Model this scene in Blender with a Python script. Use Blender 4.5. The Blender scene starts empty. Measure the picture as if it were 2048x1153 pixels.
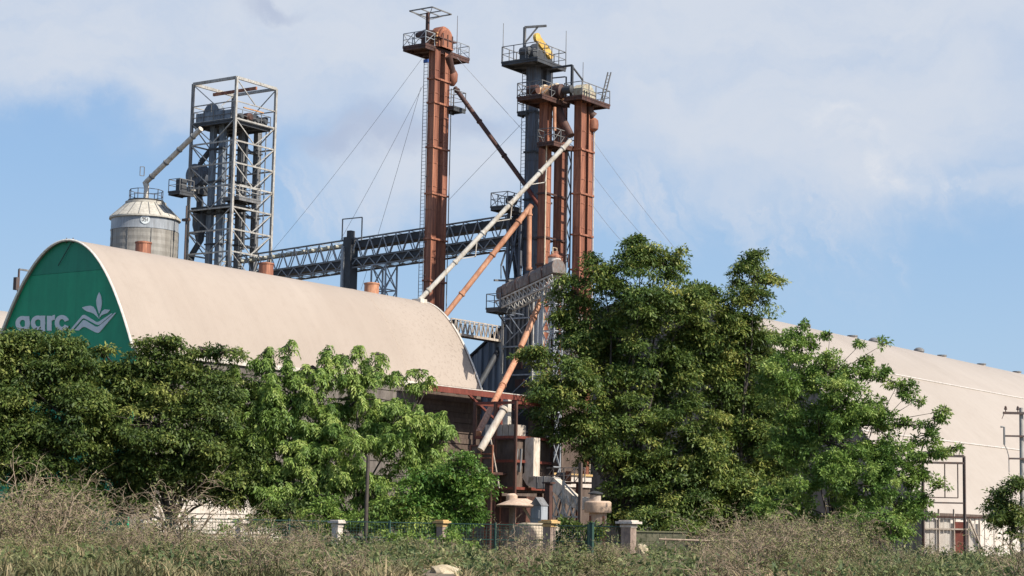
import bpy, math, random
import numpy as np
from mathutils import Vector as V3, Matrix

random.seed(7)
RNG = np.random.default_rng(11)
scene = bpy.context.scene
COL = scene.collection

# ------------------------------------------------------------------ camera
F = 3822.0                      # focal length in photograph pixels (2048 wide)
CAMP = V3((0.0, 0.0, 1.7))
PITCH, ROLL = math.radians(7.14), math.radians(1.1)
_f = V3((0, math.cos(PITCH), math.sin(PITCH)))
_u = V3((0, -math.sin(PITCH), math.cos(PITCH)))
_r = V3((1, 0, 0))
CR = _r * math.cos(ROLL) + _u * math.sin(ROLL)
CU = _u * math.cos(ROLL) - _r * math.sin(ROLL)


def ray(px, py):
    return _f + CR * ((px - 1024) / F) - CU * ((py - 576.5) / F)


def at(px, py, d):
    """the point the photograph shows at (px, py), d metres ahead"""
    r = ray(px, py)
    return CAMP + r * (d / r.y)


def proj(p):
    q = p - CAMP
    z = q.dot(_f)
    return (1024 + F * q.dot(CR) / z, 576.5 - F * q.dot(CU) / z)


U = V3((math.cos(math.radians(55.1)), math.sin(math.radians(55.1)), 0))   # the plant's long axis
W = V3((U.y, -U.x, 0))                                                    # its cross axis
UP = V3((0, 0, 1))


def flat(p, z=0.0):
    return V3((p.x, p.y, z))


def hit(P, D, px, py):
    """point on the ground line P + t*D seen in column px (at row py)"""
    r = ray(px, py)
    a, b, c, e = D.x, -r.x, D.y, -r.y
    ox, oy = CAMP.x - P.x, CAMP.y - P.y
    det = a * e - b * c
    t = (ox * e - b * oy) / det
    return V3((P.x + D.x * t, P.y + D.y * t, 0))


cam_d = bpy.data.cameras.new("camera")
cam = bpy.data.objects.new("camera", cam_d)
COL.objects.link(cam)
cam_d.sensor_width = 36
cam_d.lens = 36 * F / 2048
cam_d.clip_start, cam_d.clip_end = 0.5, 20000
M = Matrix((CR, CU, -_f)).transposed().to_4x4()
M.translation = CAMP
cam.matrix_world = M
scene.camera = cam

# ------------------------------------------------------------------ materials


def srgb(r, g, b):
    def c(x):
        x /= 255.0
        return x / 12.92 if x <= 0.04045 else ((x + 0.055) / 1.055) ** 2.4
    return (c(r), c(g), c(b), 1)


def new_mat(name):
    m = bpy.data.materials.new(name)
    m.use_nodes = True
    nt = m.node_tree
    return m, nt, nt.nodes["Principled BSDF"]


def N(nt, kind, **kw):
    n = nt.nodes.new(kind)
    for k, v in kw.items():
        setattr(n, k, v)
    return n


def mix_rgb(nt, fac, a, b, blend='MIX'):
    n = nt.nodes.new('ShaderNodeMix')
    n.data_type = 'RGBA'
    n.blend_type = blend
    for s, x in ((n.inputs[0], fac), (n.inputs[6], a), (n.inputs[7], b)):
        if hasattr(x, 'is_linked') or hasattr(x, 'links'):
            nt.links.new(x, s)
        else:
            s.default_value = x
    return n.outputs[2]


def ramp(nt, src, stops):
    n = nt.nodes.new('ShaderNodeValToRGB')
    e = n.color_ramp.elements
    while len(e) < len(stops):
        e.new(0.5)
    for k, (p, c) in enumerate(stops):
        e[k].position = p
        e[k].color = c if len(c) == 4 else (*c, 1)
    nt.links.new(src, n.inputs[0])
    return n.outputs[0]


def coords(nt, scale=(1, 1, 1), rotz=0.0):
    tc = N(nt, 'ShaderNodeTexCoord')
    mp = N(nt, 'ShaderNodeMapping')
    mp.inputs['Scale'].default_value = scale
    mp.inputs['Rotation'].default_value = (0, 0, rotz)
    nt.links.new(tc.outputs['Object'], mp.inputs['Vector'])
    return mp.outputs[0]


def noise(nt, vec, scale, detail=5, rough=0.6, dist=0.0):
    n = N(nt, 'ShaderNodeTexNoise')
    n.inputs['Scale'].default_value = scale
    n.inputs['Detail'].default_value = detail
    n.inputs['Roughness'].default_value = rough
    n.inputs['Distortion'].default_value = dist
    nt.links.new(vec, n.inputs['Vector'])
    return n.outputs[0]


def weathered(name, c1, c2, c3=None, scale=0.8, stretch=0.25, rough=0.65, metal=0.0, bump=0.0,
              streak=True, spec=0.4, lo=0.36, hi=0.66):
    """painted or bare sheet with blotches, vertical runs and fine grime"""
    m, nt, b = new_mat(name)
    v = coords(nt, (1, 1, stretch if streak else 1))
    n1 = noise(nt, v, scale, 6, 0.65, 0.3)
    c = ramp(nt, n1, [(lo, c1), (hi, c2)])
    n2 = noise(nt, coords(nt, (1, 1, stretch)), scale * 5.5, 4, 0.7)
    k = ramp(nt, n2, [(0.42, (0, 0, 0)), (0.72, (1, 1, 1))])
    c = mix_rgb(nt, k, c, c3 or tuple(x * 0.72 for x in c1[:3]) + (1,))
    nt.links.new(c, b.inputs['Base Color'])
    b.inputs['Roughness'].default_value = rough
    b.inputs['Metallic'].default_value = metal
    b.inputs['Specular IOR Level'].default_value = spec
    if bump:
        bn = N(nt, 'ShaderNodeBump')
        bn.inputs['Strength'].default_value = bump
        bn.inputs['Distance'].default_value = 0.05
        nt.links.new(n2, bn.inputs['Height'])
        nt.links.new(bn.outputs[0], b.inputs['Normal'])
    return m


def L(r, g, b):
    return (r, g, b, 1)


def panel_var(nt, c, axis_deg, width, amount):
    """each sheet a little lighter or darker than its neighbour, with a thin dirty lap line and soft runs"""
    mp = coords(nt, (1, 1, 1), -math.radians(axis_deg))
    sx = N(nt, 'ShaderNodeSeparateXYZ')
    nt.links.new(mp, sx.inputs[0])
    dv = N(nt, 'ShaderNodeMath', operation='DIVIDE')
    nt.links.new(sx.outputs[0], dv.inputs[0])
    dv.inputs[1].default_value = width
    fl = N(nt, 'ShaderNodeMath', operation='FLOOR')
    nt.links.new(dv.outputs[0], fl.inputs[0])
    wn = N(nt, 'ShaderNodeTexWhiteNoise', noise_dimensions='1D')
    nt.links.new(fl.outputs[0], wn.inputs['W'])
    k = 1 - amount
    t = ramp(nt, wn.outputs[0], [(0, (k, k, k)), (1, (1, 1, 1))])
    c = mix_rgb(nt, 1.0, c, t, 'MULTIPLY')
    fr = N(nt, 'ShaderNodeMath', operation='FRACT')
    nt.links.new(dv.outputs[0], fr.inputs[0])
    e = 1 - amount * 1.6
    c = mix_rgb(nt, 1.0, c, ramp(nt, fr.outputs[0], [(0.0, (e, e, e)), (.05, (1, 1, 1))]), 'MULTIPLY')
    ms = N(nt, 'ShaderNodeMapping')
    ms.inputs['Scale'].default_value = (1.3, .06, .06)
    nt.links.new(mp, ms.inputs['Vector'])
    ns = noise(nt, ms.outputs[0], 1.0, 5, .65)
    e = 1 - amount * 1.8
    return mix_rgb(nt, 1.0, c, ramp(nt, ns, [(.3, (e, e, e)), (.6, (1, 1, 1))]), 'MULTIPLY')


RUST = weathered('rust_paint', L(.14, .046, .027), L(.44, .185, .105), L(.12, .045, .03), 1.1, .055, lo=.36, hi=.6)
RUSTD = weathered('dark_rust', L(.055, .028, .022), L(.14, .062, .042), L(.035, .022, .02), 0.9, .3)
RUSTO = weathered('orange_pipe_paint', L(.42, .19, .10), L(.60, .33, .20), L(.30, .12, .065), 0.6, .4)
GREYWALL = weathered('grey_gable_sheet', L(.17, .16, .145), L(.27, .25, .225), L(.10, .09, .08), .3, .2)
REDB = weathered('red_brown_paint', L(.15, .035, .022), L(.22, .06, .04), L(.10, .03, .02), 1.0, .5)
BROWN = weathered('brown_cladding', L(.085, .06, .047), L(.15, .11, .085), L(.06, .04, .03), 0.7, .3)
SLATE = weathered('blue_grey_paint', L(.06, .075, .10), L(.15, .18, .225), L(.075, .065, .06), 0.9, .1)
GALV = weathered('galvanised_steel', L(.25, .275, .30), L(.42, .44, .46), L(.2, .21, .22), 0.6, .2, .45)
GALVD = weathered('dull_galvanised', L(.13, .135, .14), L(.24, .24, .235), L(.10, .09, .08), 0.9, .3, .6)
SILOL = weathered('silo_lower_sheet', L(.26, .245, .215), L(.34, .32, .285), L(.19, .17, .145), 0.5, .15, .6)
STEELP = weathered('pale_frame_steel', L(.33, .325, .30), L(.50, .485, .445), L(.20, .165, .13), 0.9, .5)
CHAR = weathered('charcoal_steel', L(.035, .04, .048), L(.075, .082, .09), L(.05, .045, .04), 0.9, .4)
GREYB = weathered('grey_weathered_hood', L(.085, .08, .076), L(.22, .20, .185), L(.13, .065, .04), 1.3, .5)
WHITEP = weathered('white_pipe_paint', L(.52, .49, .43), L(.70, .67, .60), L(.36, .29, .21), 0.6, .5)
CREAMP = weathered('cream_pipe_paint', L(.60, .50, .36), L(.74, .64, .48), L(.38, .26, .16), 0.6, .5)
DUCT = weathered('dusty_duct', L(.40, .34, .28), L(.56, .49, .41), L(.28, .22, .17), 0.8, .4)
PALED = weathered('pale_dusty_duct', L(.50, .44, .36), L(.66, .59, .50), L(.36, .28, .21), 0.8, .4)
TANK = weathered('dusty_pink_tank', L(.50, .355, .25), L(.64, .48, .355), L(.36, .26, .19), 1.0, .5)
TANKC = weathered('lichen_tank', L(.40, .33, .235), L(.55, .46, .33), L(.22, .18, .14), 2.2, 1, streak=False)
YELLOW = weathered('yellow_guard_paint', L(.60, .37, .06), L(.72, .48, .13), L(.32, .19, .06), 1.2, .5)
PEACH = weathered('peach_head_paint', L(.48, .24, .10), L(.60, .38, .2), L(.22, .1, .05), 1.1, .6)
OLIVE = weathered('faded_green_grey', L(.34, .34, .24), L(.46, .44, .34), L(.26, .15, .10), 0.9, .5)
GREEN = weathered('green_gable_paint', L(.012, .30, .15), L(.018, .33, .165), L(.013, .275, .14), 0.25, .6, .55)
GREEND = weathered('dark_green_gable', L(.012, .23, .13), L(.017, .255, .145), L(.013, .21, .12), 0.25, .6, .55)
for m_ in (GREEN, GREEND):
    nt_m = m_.node_tree
    pb = nt_m.nodes['Principled BSDF']
    src = pb.inputs['Base Color'].links[0].from_socket
    nt_m.links.new(panel_var(nt_m, src, 55.1 - 90, .95, .07), pb.inputs['Base Color'])
SIGNW = weathered('pale_sign_paint', L(.62, .66, .66), L(.70, .73, .73), L(.55, .6, .6), 0.5, .6)
CONC = weathered('stained_concrete', L(.24, .175, .14), L(.36, .28, .225), L(.15, .11, .09), 1.6, .5)
CONCP = weathered('pale_concrete', L(.52, .46, .40), L(.66, .60, .53), L(.36, .29, .23), 2.0, .8)
CAPY = weathered('ochre_cap', L(.46, .31, .12), L(.60, .42, .18), L(.35, .2, .1), 2.0, .8)
FENG = weathered('green_fence_paint', L(.022, .06, .045), L(.04, .085, .065), L(.02, .045, .04), 1.0, .8)
BLUEP = weathered('blue_paint', L(.04, .10, .32), L(.06, .14, .4), None, 1.0, .5)
WOOD = weathered('grey_stick_wood', L(.30, .22, .15), L(.46, .36, .26), L(.20, .14, .1), 2.0, .3)
POLEW = weathered('pole_concrete', L(.30, .29, .27), L(.42, .40, .37), L(.22, .2, .18), 1.2, .3)
IRON = weathered('dark_pipe_iron', L(.05, .045, .045), L(.10, .085, .08), L(.12, .06, .04), 1.2, .5)
STONE = weathered('yellowish_stone', L(.42, .34, .22), L(.56, .48, .34), L(.3, .24, .15), 3.0, 1, streak=False)
SLATEL = weathered('light_slate_paint', L(.15, .18, .215), L(.25, .285, .32), L(.09, .1, .115), 0.8, .25)
BARK = weathered('bark', L(.05, .04, .032), L(.10, .08, .062), L(.035, .028, .024), 3.0, .25)
TWIG = weathered('dry_twig', L(.20, .15, .10), L(.38, .30, .20), L(.13, .085, .055), 3.0, .5)
WALLP = weathered('pale_far_wall', L(.55, .50, .44), L(.68, .63, .56), L(.42, .36, .3), 0.6, .2)
WIREM = weathered('wire_steel', L(.22, .22, .23), L(.30, .30, .31), None, 1.0, .5)


def sheet_roof(name, c1, c2, speck, rib_axis_deg, edge=None):
    """long curved roof sheeting: very faint ribs, dust blotches, speckle of dirt that thickens at one end"""
    m, nt, b = new_mat(name)
    v = coords(nt)
    n1 = noise(nt, v, 0.09, 5, 0.6, 0.4)
    c = ramp(nt, n1, [(0.35, c1), (0.65, c2)])
    n2 = noise(nt, v, 1.1, 6, 0.75)
    c = mix_rgb(nt, ramp(nt, n2, [(0.5, (0, 0, 0)), (0.9, (.55, .55, .55))]), c, speck)
    if edge is not None:
        n3 = noise(nt, v, 4.2, 3, 0.7)
        sx = N(nt, 'ShaderNodeSeparateXYZ')
        mp = coords(nt, (1, 1, 1), -math.radians(55.1))
        nt.links.new(mp, sx.inputs[0])
        mr = N(nt, 'ShaderNodeMapRange')
        mr.inputs[1].default_value, mr.inputs[2].default_value = edge
        nt.links.new(sx.outputs[0], mr.inputs[0])
        th = ramp(nt, n3, [(0.56, (0, 0, 0)), (0.63, (1, 1, 1))])
        mm = N(nt, 'ShaderNodeMath', operation='MULTIPLY')
        nt.links.new(mr.outputs[0], mm.inputs[0])
        nt.links.new(th, mm.inputs[1])
        m2 = N(nt, 'ShaderNodeMath', operation='MULTIPLY')
        nt.links.new(mm.outputs[0], m2.inputs[0])
        m2.inputs[1].default_value = 0.6
        c = mix_rgb(nt, m2.outputs[0], c, (speck[0] * .6, speck[1] * .6, speck[2] * .6, 1))
    c = panel_var(nt, c, 55.1, 1.05, .018)
    nt.links.new(c, b.inputs['Base Color'])
    b.inputs['Roughness'].default_value = 0.7
    b.inputs['Specular IOR Level'].default_value = 0.25
    wv = N(nt, 'ShaderNodeTexWave')
    wv.inputs['Scale'].default_value = 1.6
    nt.links.new(coords(nt, (1, 1, 1), -math.radians(rib_axis_deg)), wv.inputs['Vector'])
    bn = N(nt, 'ShaderNodeBump')
    bn.inputs['Strength'].default_value = 0.12
    bn.inputs['Distance'].default_value = 0.03
    nt.links.new(wv.outputs[1], bn.inputs['Height'])
    nt.links.new(bn.outputs[0], b.inputs['Normal'])
    return m


EDGEW = weathered('white_edge_trim', L(.66, .63, .56), L(.76, .73, .66), None, 1.0)
ROOF1 = sheet_roof('cream_roof_sheet', L(.325, .27, .222), L(.36, .303, .252), L(.275, .222, .178), 55.1, (26, 41))
ROOF2 = sheet_roof('pale_roof_sheet', L(.335, .29, .245), L(.37, .323, .276), L(.28, .236, .195), 55.1)


def leaf_mat(name, dark, mid, light, trans=0.3, rough=0.55):
    m, nt, b = new_mat(name)
    at_ = N(nt, 'ShaderNodeAttribute', attribute_name='tone')
    c = ramp(nt, at_.outputs['Fac'], [(0.0, dark), (0.55, mid), (1.0, light)])
    nt.links.new(c, b.inputs['Base Color'])
    b.inputs['Roughness'].default_value = rough
    b.inputs['Specular IOR Level'].default_value = 0.35
    tr = N(nt, 'ShaderNodeBsdfTranslucent')
    nt.links.new(c, tr.inputs[0])
    mx = N(nt, 'ShaderNodeMixShader')
    mx.inputs[0].default_value = trans
    nt.links.new(b.outputs[0], mx.inputs[1])
    nt.links.new(tr.outputs[0], mx.inputs[2])
    nt.links.new(mx.outputs[0], nt.nodes['Material Output'].inputs[0])
    return m


LEAF_DARK = leaf_mat('dark_foliage', L(.034, .066, .015), L(.11, .16, .033), L(.29, .31, .08))
LEAF_MID = leaf_mat('feathery_foliage', L(.038, .078, .017), L(.13, .19, .038), L(.35, .35, .085))
LEAF_NEEM = leaf_mat('drooping_foliage', L(.07, .14, .025), L(.205, .305, .06), L(.42, .48, .13))
LEAF_ROS = leaf_mat('rosette_foliage', L(.06, .13, .024), L(.18, .28, .055), L(.38, .45, .12))
LEAF_BRI = leaf_mat('bright_foliage', L(.045, .12, .018), L(.12, .225, .038), L(.27, .36, .08))
GRASSM = leaf_mat('dry_grass', L(.11, .12, .05), L(.30, .24, .125), L(.56, .44, .26), 0.2, .7)
LEAF_WEED = leaf_mat('weed_leaf', L(.055, .085, .03), L(.14, .175, .06), L(.30, .28, .13), 0.25, .65)
LEAF_DRY = leaf_mat('dusty_scrub_leaf', L(.075, .11, .035), L(.19, .20, .075), L(.36, .32, .15), 0.2, .7)


def ground_mat():
    m, nt, b = new_mat('dry_earth')
    v = coords(nt)
    c = ramp(nt, noise(nt, v, 0.15, 8, 0.7), [(.3, L(.09, .075, .045)), (.5, L(.17, .13, .085)), (.7, L(.07, .075, .035))])
    nt.links.new(c, b.inputs['Base Color'])
    b.inputs['Roughness'].default_value = 0.95
    return m


# ------------------------------------------------------------------ mesh builder


class MB:
    def __init__(s):
        s.v, s.f = [], []

    def add(s, vs, fs):
        o = len(s.v)
        s.v += [tuple(x) for x in vs]
        s.f += [tuple(i + o for i in f) for f in fs]
        return s

    def box(s, c, su, sv, sz, a=None, b=None, z=None):
        """box centred at c, full sizes along a (plant axis), b (cross axis), z"""
        a, b, z = a or U, b or W, z or UP
        vs = [c + a * (su / 2 * i) + b * (sv / 2 * j) + z * (sz / 2 * k) for k in (-1, 1) for j in (-1, 1) for i in (-1, 1)]
        s.add(vs, [(0, 1, 3, 2), (4, 6, 7, 5), (0, 4, 5, 1), (2, 3, 7, 6), (0, 2, 6, 4), (1, 5, 7, 3)])
        return s

    def bar(s, p, q, w, h=None, ref=None):
        """rectangular bar from p to q"""
        h = h or w
        d = (q - p)
        if d.length < 1e-6:
            return s
        d.normalize()
        r = ref or (UP if abs(d.z) < 0.9 else U)
        a = d.cross(r).normalized()
        b = a.cross(d).normalized()
        c = (p + q) / 2
        return s.box(c, (q - p).length, w, h, d, a, b)

    def tube(s, p, q, r, r2=None, n=8, caps=True):
        return s.path([p, q], [r, r if r2 is None else r2], n, caps)

    def path(s, pts, rad, n=8, caps=True):
        if not hasattr(rad, '__len__'):
            rad = [rad] * len(pts)
        o = len(s.v)
        ref = None
        for k, p in enumerate(pts):
            d = (pts[min(k + 1, len(pts) - 1)] - pts[max(k - 1, 0)]).normalized()
            if ref is None:
                ref = d.cross(UP if abs(d.z) < 0.9 else V3((1, 0, 0))).normalized()
            a = (ref - d * ref.dot(d)).normalized()
            ref = a
            b = d.cross(a)
            for i in range(n):
                t = 2 * math.pi * i / n
                s.v.append(tuple(p + (a * math.cos(t) + b * math.sin(t)) * rad[k]))
        for k in range(len(pts) - 1):
            for i in range(n):
                j = (i + 1) % n
                s.f.append((o + k * n + i, o + k * n + j, o + (k + 1) * n + j, o + (k + 1) * n + i))
        if caps:
            s.f.append(tuple(o + i for i in range(n))[::-1])
            e = o + (len(pts) - 1) * n
            s.f.append(tuple(e + i for i in range(n)))
        return s

    def lathe(s, c, prof, n=32, ax=None, cap=True):
        """profile (radius, height) about axis ax through c"""
        ax = ax or UP
        a = ax.cross(V3((1, 0, 0)) if abs(ax.x) < .9 else UP).normalized()
        b = ax.cross(a)
        o = len(s.v)
        for r, h in prof:
            for i in range(n):
                t = 2 * math.pi * i / n
                s.v.append(tuple(c + ax * h + (a * math.cos(t) + b * math.sin(t)) * r))
        for k in range(len(prof) - 1):
            for i in range(n):
                j = (i + 1) % n
                s.f.append((o + k * n + i, o + k * n + j, o + (k + 1) * n + j, o + (k + 1) * n + i))
        if cap:
            s.f.append(tuple(o + i for i in range(n))[::-1])
            e = o + (len(prof) - 1) * n
            s.f.append(tuple(e + i for i in range(n)))
        return s

    def prism(s, poly, off):
        n = len(poly)
        vs = list(poly) + [p + off for p in poly]
        s.add(vs, [tuple(range(n))[::-1], tuple(range(n, 2 * n))] + [(i, (i + 1) % n, n + (i + 1) % n, n + i) for i in range(n)])
        return s

    def strip(s, A, B):
        """quads between two equal rows of points"""
        n = len(A)
        s.add(list(A) + list(B), [(i, i + 1, n + i + 1, n + i) for i in range(n - 1)])
        return s

    def build(s, name, mat, parent=None, loc=None, smooth=False):
        o = parent.location.copy() if parent is not None else (loc or V3((0, 0, 0)))
        if parent is not None and parent.parent is not None:
            o = parent.parent.location + o
        me = bpy.data.meshes.new(name)
        me.from_pydata([(x - o.x, y - o.y, z - o.z) for x, y, z in s.v], [], s.f)
        me.materials.append(mat)
        if smooth:
            me.polygons.foreach_set('use_smooth', [True] * len(me.polygons))
            me.set_sharp_from_angle(angle=math.radians(40))
        me.update()
        ob = bpy.data.objects.new(name, me)
        COL.objects.link(ob)
        if parent is not None:
            ob.parent = parent
        else:
            ob.location = o
        return ob


def tag(o, label=None, cat=None, group=None, kind=None):
    for k, v in (('label', label), ('category', cat), ('group', group), ('kind', kind)):
        if v:
            o[k] = v
    return o


def thing(name, label, cat, loc, group=None):
    o = bpy.data.objects.new(name, None)
    o.empty_display_size = 0.3
    o.location = loc
    COL.objects.link(o)
    return tag(o, label, cat, group)


def rail(mb, pts, h=1.1, r=0.03, step=1.3, closed=True, mids=(0.55,), diag=False):
    """guard rail along pts"""
    seg = list(zip(pts, pts[1:] + (pts[:1] if closed else [])))
    if not closed:
        seg = list(zip(pts[:-1], pts[1:]))
    for p, q in seg:
        mb.bar(p + UP * h, q + UP * h, r * 2)
        for m in mids:
            mb.bar(p + UP * (h * m / 1.1), q + UP * (h * m / 1.1), r * 1.5)
        n = max(1, round((q - p).length / step))
        for k in range(n):
            a, b = p.lerp(q, k / n), p.lerp(q, (k + 1) / n)
            mb.bar(a, a + UP * h, r * 2)
            if diag:
                mb.bar(a, b + UP * h, r * 1.4)
        if not closed:
            mb.bar(q, q + UP * h, r * 2)


def rect_pts(c, lu, lv):
    return [c + U * (lu / 2 * i) + W * (lv / 2 * j) for i, j in ((-1, -1), (-1, 1), (1, 1), (1, -1))]


def deck(root, c, lu, lv, mat, rmat, railh=1.1, name='platform', diag=False, thick=0.16, gap=None):
    """platform slab with under-beams and a guard rail as its child"""
    mb = MB()
    mb.box(c - UP * thick / 2, lu, lv, thick)
    n = max(2, int(lu / 1.3))
    for k in range(n + 1):
        p = c + U * (-lu / 2 + .1 + (lu - .2) * k / n) - UP * (thick + .1)
        mb.bar(p - W * (lv / 2 - .05), p + W * (lv / 2 - .05), .1, .2)
    for j in (-1, 1):
        p = c + W * (lv / 2 - .1) * j - UP * (thick + .13)
        mb.bar(p - U * (lu / 2 - .05), p + U * (lu / 2 - .05), .14, .26)
    d = mb.build(name, mat, root)
    if railh:
        rb = MB()
        rail(rb, rect_pts(c, lu - .1, lv - .1), railh, diag=diag)
        rb.build('railing', rmat, d)
    return d


def deck_px(root, Lp, pxN, pxR, mat, rmat, railh=1.1, **kw):
    """deck whose left corner, near corner and right corner stand in the given columns"""
    px, py, d = Lp
    A = at(px, py, d)
    Bn = hit(A, W, pxN, py)
    C = hit(Bn, U, pxR, py + 12)
    lv = (flat(Bn) - flat(A)).length
    lu = (flat(C) - flat(Bn)).length
    c = flat(A) + W * lv / 2 + U * lu / 2 + UP * A.z
    deck(root, c, lu, lv, mat, rmat, railh, **kw)
    return c, lu, lv


def ladder(mb, p, q, side, w=0.45, step=0.32, r=0.022):
    a, b = side * (w / 2), side * (-w / 2)
    mb.bar(p + a, q + a, r * 2)
    mb.bar(p + b, q + b, r * 2)
    n = int((q - p).length / step)
    for k in range(n):
        c = p.lerp(q, (k + .5) / n)
        mb.bar(c + a, c + b, r * 1.4)


def half_drum(c, a, b, ra, width, hbase, n=14, hscale=1.0):
    """arched housing: half disc in the a/up plane, extruded along b"""
    poly = [c + a * (-ra) - b * (width / 2), ]
    for k in range(n + 1):
        t = math.pi * k / n
        poly.append(c - a * (math.cos(t) * ra) + UP * (hbase + math.sin(t) * ra * hscale) - b * (width / 2))
    poly.append(c + a * ra - b * (width / 2))
    return MB().prism(poly, b * width)

# ------------------------------------------------------------------ ground
def ground():
    n = 90
    xs = np.concatenate([np.linspace(-6000, -160, 12), np.linspace(-140, 140, n), np.linspace(160, 6000, 12)])
    ys = np.concatenate([np.linspace(-300, 40, 6), np.linspace(50, 260, n), np.linspace(300, 9000, 14)])
    X, Y = np.meshgrid(xs, ys)
    Z = 0.10 * np.sin(X * .31 + Y * .17) * np.sin(Y * .23 - X * .11)
    v = np.stack([X, Y, Z], -1).reshape(-1, 3)
    w = len(xs)
    f = [(r * w + c, r * w + c + 1, (r + 1) * w + c + 1, (r + 1) * w + c) for r in range(len(ys) - 1) for c in range(w - 1)]
    me = bpy.data.meshes.new('ground')
    me.from_pydata(v.tolist(), [], f)
    me.materials.append(ground_mat())
    me.polygons.foreach_set('use_smooth', [True] * len(f))
    o = bpy.data.objects.new('ground', me)
    COL.objects.link(o)
    tag(o, 'bare dry brown earth under the grass and the plant', 'ground', kind='structure')


ground()

# ------------------------------------------------------------------ arched warehouse with the green gable
def profile(s, p=2.1):
    return abs(s) ** p


A0 = at(138, 481, 130.0)
RIDGE = A0.z
A0 = flat(A0)
FOOT = hit(A0, W, 271, 697)
HWID = (FOOT - A0).length
EAVE = at(271, 697, FOOT.y).z
RISE = RIDGE - EAVE
A1 = hit(A0, U, 836, 603)
LEN1 = (A1 - A0).length


def roof_pt(t, s, lift=0.0):
    """point on the arched roof: t metres from the gable, s = -1..1 across"""
    return A0 + U * t + W * (HWID * s) + UP * (RIDGE - RISE * profile(s) + lift)


def gable_pt(px, py, off=0.0):
    r = ray(px, py)
    P = A0 - U * off
    k = (P - CAMP).dot(U) / r.dot(U)
    return CAMP + r * k


wh = thing('arched_warehouse', 'arched warehouse with cream sheet roof and green painted gable wall above the left trees', 'warehouse', A0)
ns, nt_ = 40, 44
S = [-1 + 2 * i / ns for i in range(ns + 1)]
mb = MB()
T = [-0.25 + (LEN1 + .25) * k / nt_ for k in range(nt_ + 1)]
for k in range(nt_):
    mb.strip([roof_pt(T[k], s) for s in S], [roof_pt(T[k + 1], s) for s in S])
roof = mb.build('roof', ROOF1, wh, smooth=True)
for t in (-0.25, LEN1):   # rolled edge trim along both gable ends
    MB().path([roof_pt(t, s, -.02) for s in S], 0.085, 5).build('edge_trim', EDGEW, roof)
mb = MB()   # lap seams across the roof, a paler tone than the sheets
for t in ((hit(A0, U, 692, 576) - A0).length,):
    mb.path([roof_pt(t, s, .0) for s in S[20:]], 0.02, 4)
mb.build('lap_seam', weathered('lap_seam_sheet', L(.40, .32, .25), L(.47, .38, .30), None, 1.0), roof)
# gable wall: lower part and a darker green upper part
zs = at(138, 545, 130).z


def gable_poly(z0, z1, off=0.0):
    def s_of(z):
        return max(0.0, min(1.0, ((RIDGE - z) / RISE))) ** (1 / 2.1)
    zz = [z0 + (z1 - z0) * k / 24 for k in range(25)]
    right = [A0 - U * off + W * (HWID * .995 * s_of(z)) + UP * (z - .03) for z in zz]
    left = [A0 - U * off - W * (HWID * .995 * s_of(z)) + UP * (z - .03) for z in zz[::-1]]
    return right + left


gw = MB().prism(gable_poly(EAVE + .001, zs), U * .15)
gw.prism([A0 - W * HWID * .995, A0 + W * HWID * .995, A0 + W * HWID * .995 + UP * (EAVE - .03), A0 - W * HWID * .995 + UP * (EAVE - .03)], U * .15)
gable = gw.build('gable_wall', GREEN, wh)
MB().prism(gable_poly(zs + .02, RIDGE - .01), U * .15).build('gable_top', GREEND, wh)
# side and end walls under the eaves
mb = MB()
for s in (-1, 1):
    a = A0 + W * (HWID * .985 * s)
    for k in range(int((EAVE - .2) / .55) + 1):        # horizontal profiled cladding
        z = .55 * k + .27
        mb.box(a + U * (LEN1 * .39) + UP * min(z, EAVE - .1) - W * (.06 * s * (k % 2)), LEN1 * .78 - .3, .16, .54)
LIT_ROWS = int(2.9 / .55) + 1
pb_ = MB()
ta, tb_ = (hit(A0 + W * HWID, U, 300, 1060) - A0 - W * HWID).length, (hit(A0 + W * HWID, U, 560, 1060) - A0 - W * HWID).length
for k in range(LIT_ROWS):
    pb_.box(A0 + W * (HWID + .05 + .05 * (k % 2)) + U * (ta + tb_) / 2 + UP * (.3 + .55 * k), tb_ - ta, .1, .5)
pb_.build('painted_sunlit_cladding', WALLP, wh)  # pale strip paints sunlight onto the lower side wall
mb.build('side_wall', weathered('shade_darkened_cladding', L(.13, .112, .095), L(.25, .22, .19), L(.07, .058, .048), .35, .4), wh)  # wall colour darkened to put in the shade under the trees
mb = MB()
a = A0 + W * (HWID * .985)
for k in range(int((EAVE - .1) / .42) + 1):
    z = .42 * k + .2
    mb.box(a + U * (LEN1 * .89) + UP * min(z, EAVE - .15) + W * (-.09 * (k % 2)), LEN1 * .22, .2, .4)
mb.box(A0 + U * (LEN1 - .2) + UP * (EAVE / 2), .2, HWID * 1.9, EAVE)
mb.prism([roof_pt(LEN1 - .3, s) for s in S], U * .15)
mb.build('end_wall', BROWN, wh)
MB().box(A0 + W * (HWID + .02) + U * (LEN1 * .42) + UP * (EAVE - .18), LEN1 * .84, .3, .32).build('gutter', WHITEP, wh)


# painted sign
def sign_poly(mb, pts, ox=10, oy=590, sc=8.533, off=0.06):
    mb.prism([gable_pt(ox + x / sc, oy + y / sc, off) for x, y in pts], U * .05)


def spline(pts, n=6):
    """closed smooth outline (Catmull-Rom)"""
    out, m = [], len(pts)
    for i in range(m):
        p0, p1, p2, p3 = (pts[(i + k - 1) % m] for k in range(4))
        for j in range(n):
            t = j / n
            out.append(tuple(.5 * ((2 * b) + (c - a) * t + (2 * a - 5 * b + 4 * c - d) * t * t + (3 * b - a - 3 * c + d) * t ** 3)
                             for a, b, c, d in zip(p0, p1, p2, p3)))
    return out


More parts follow.
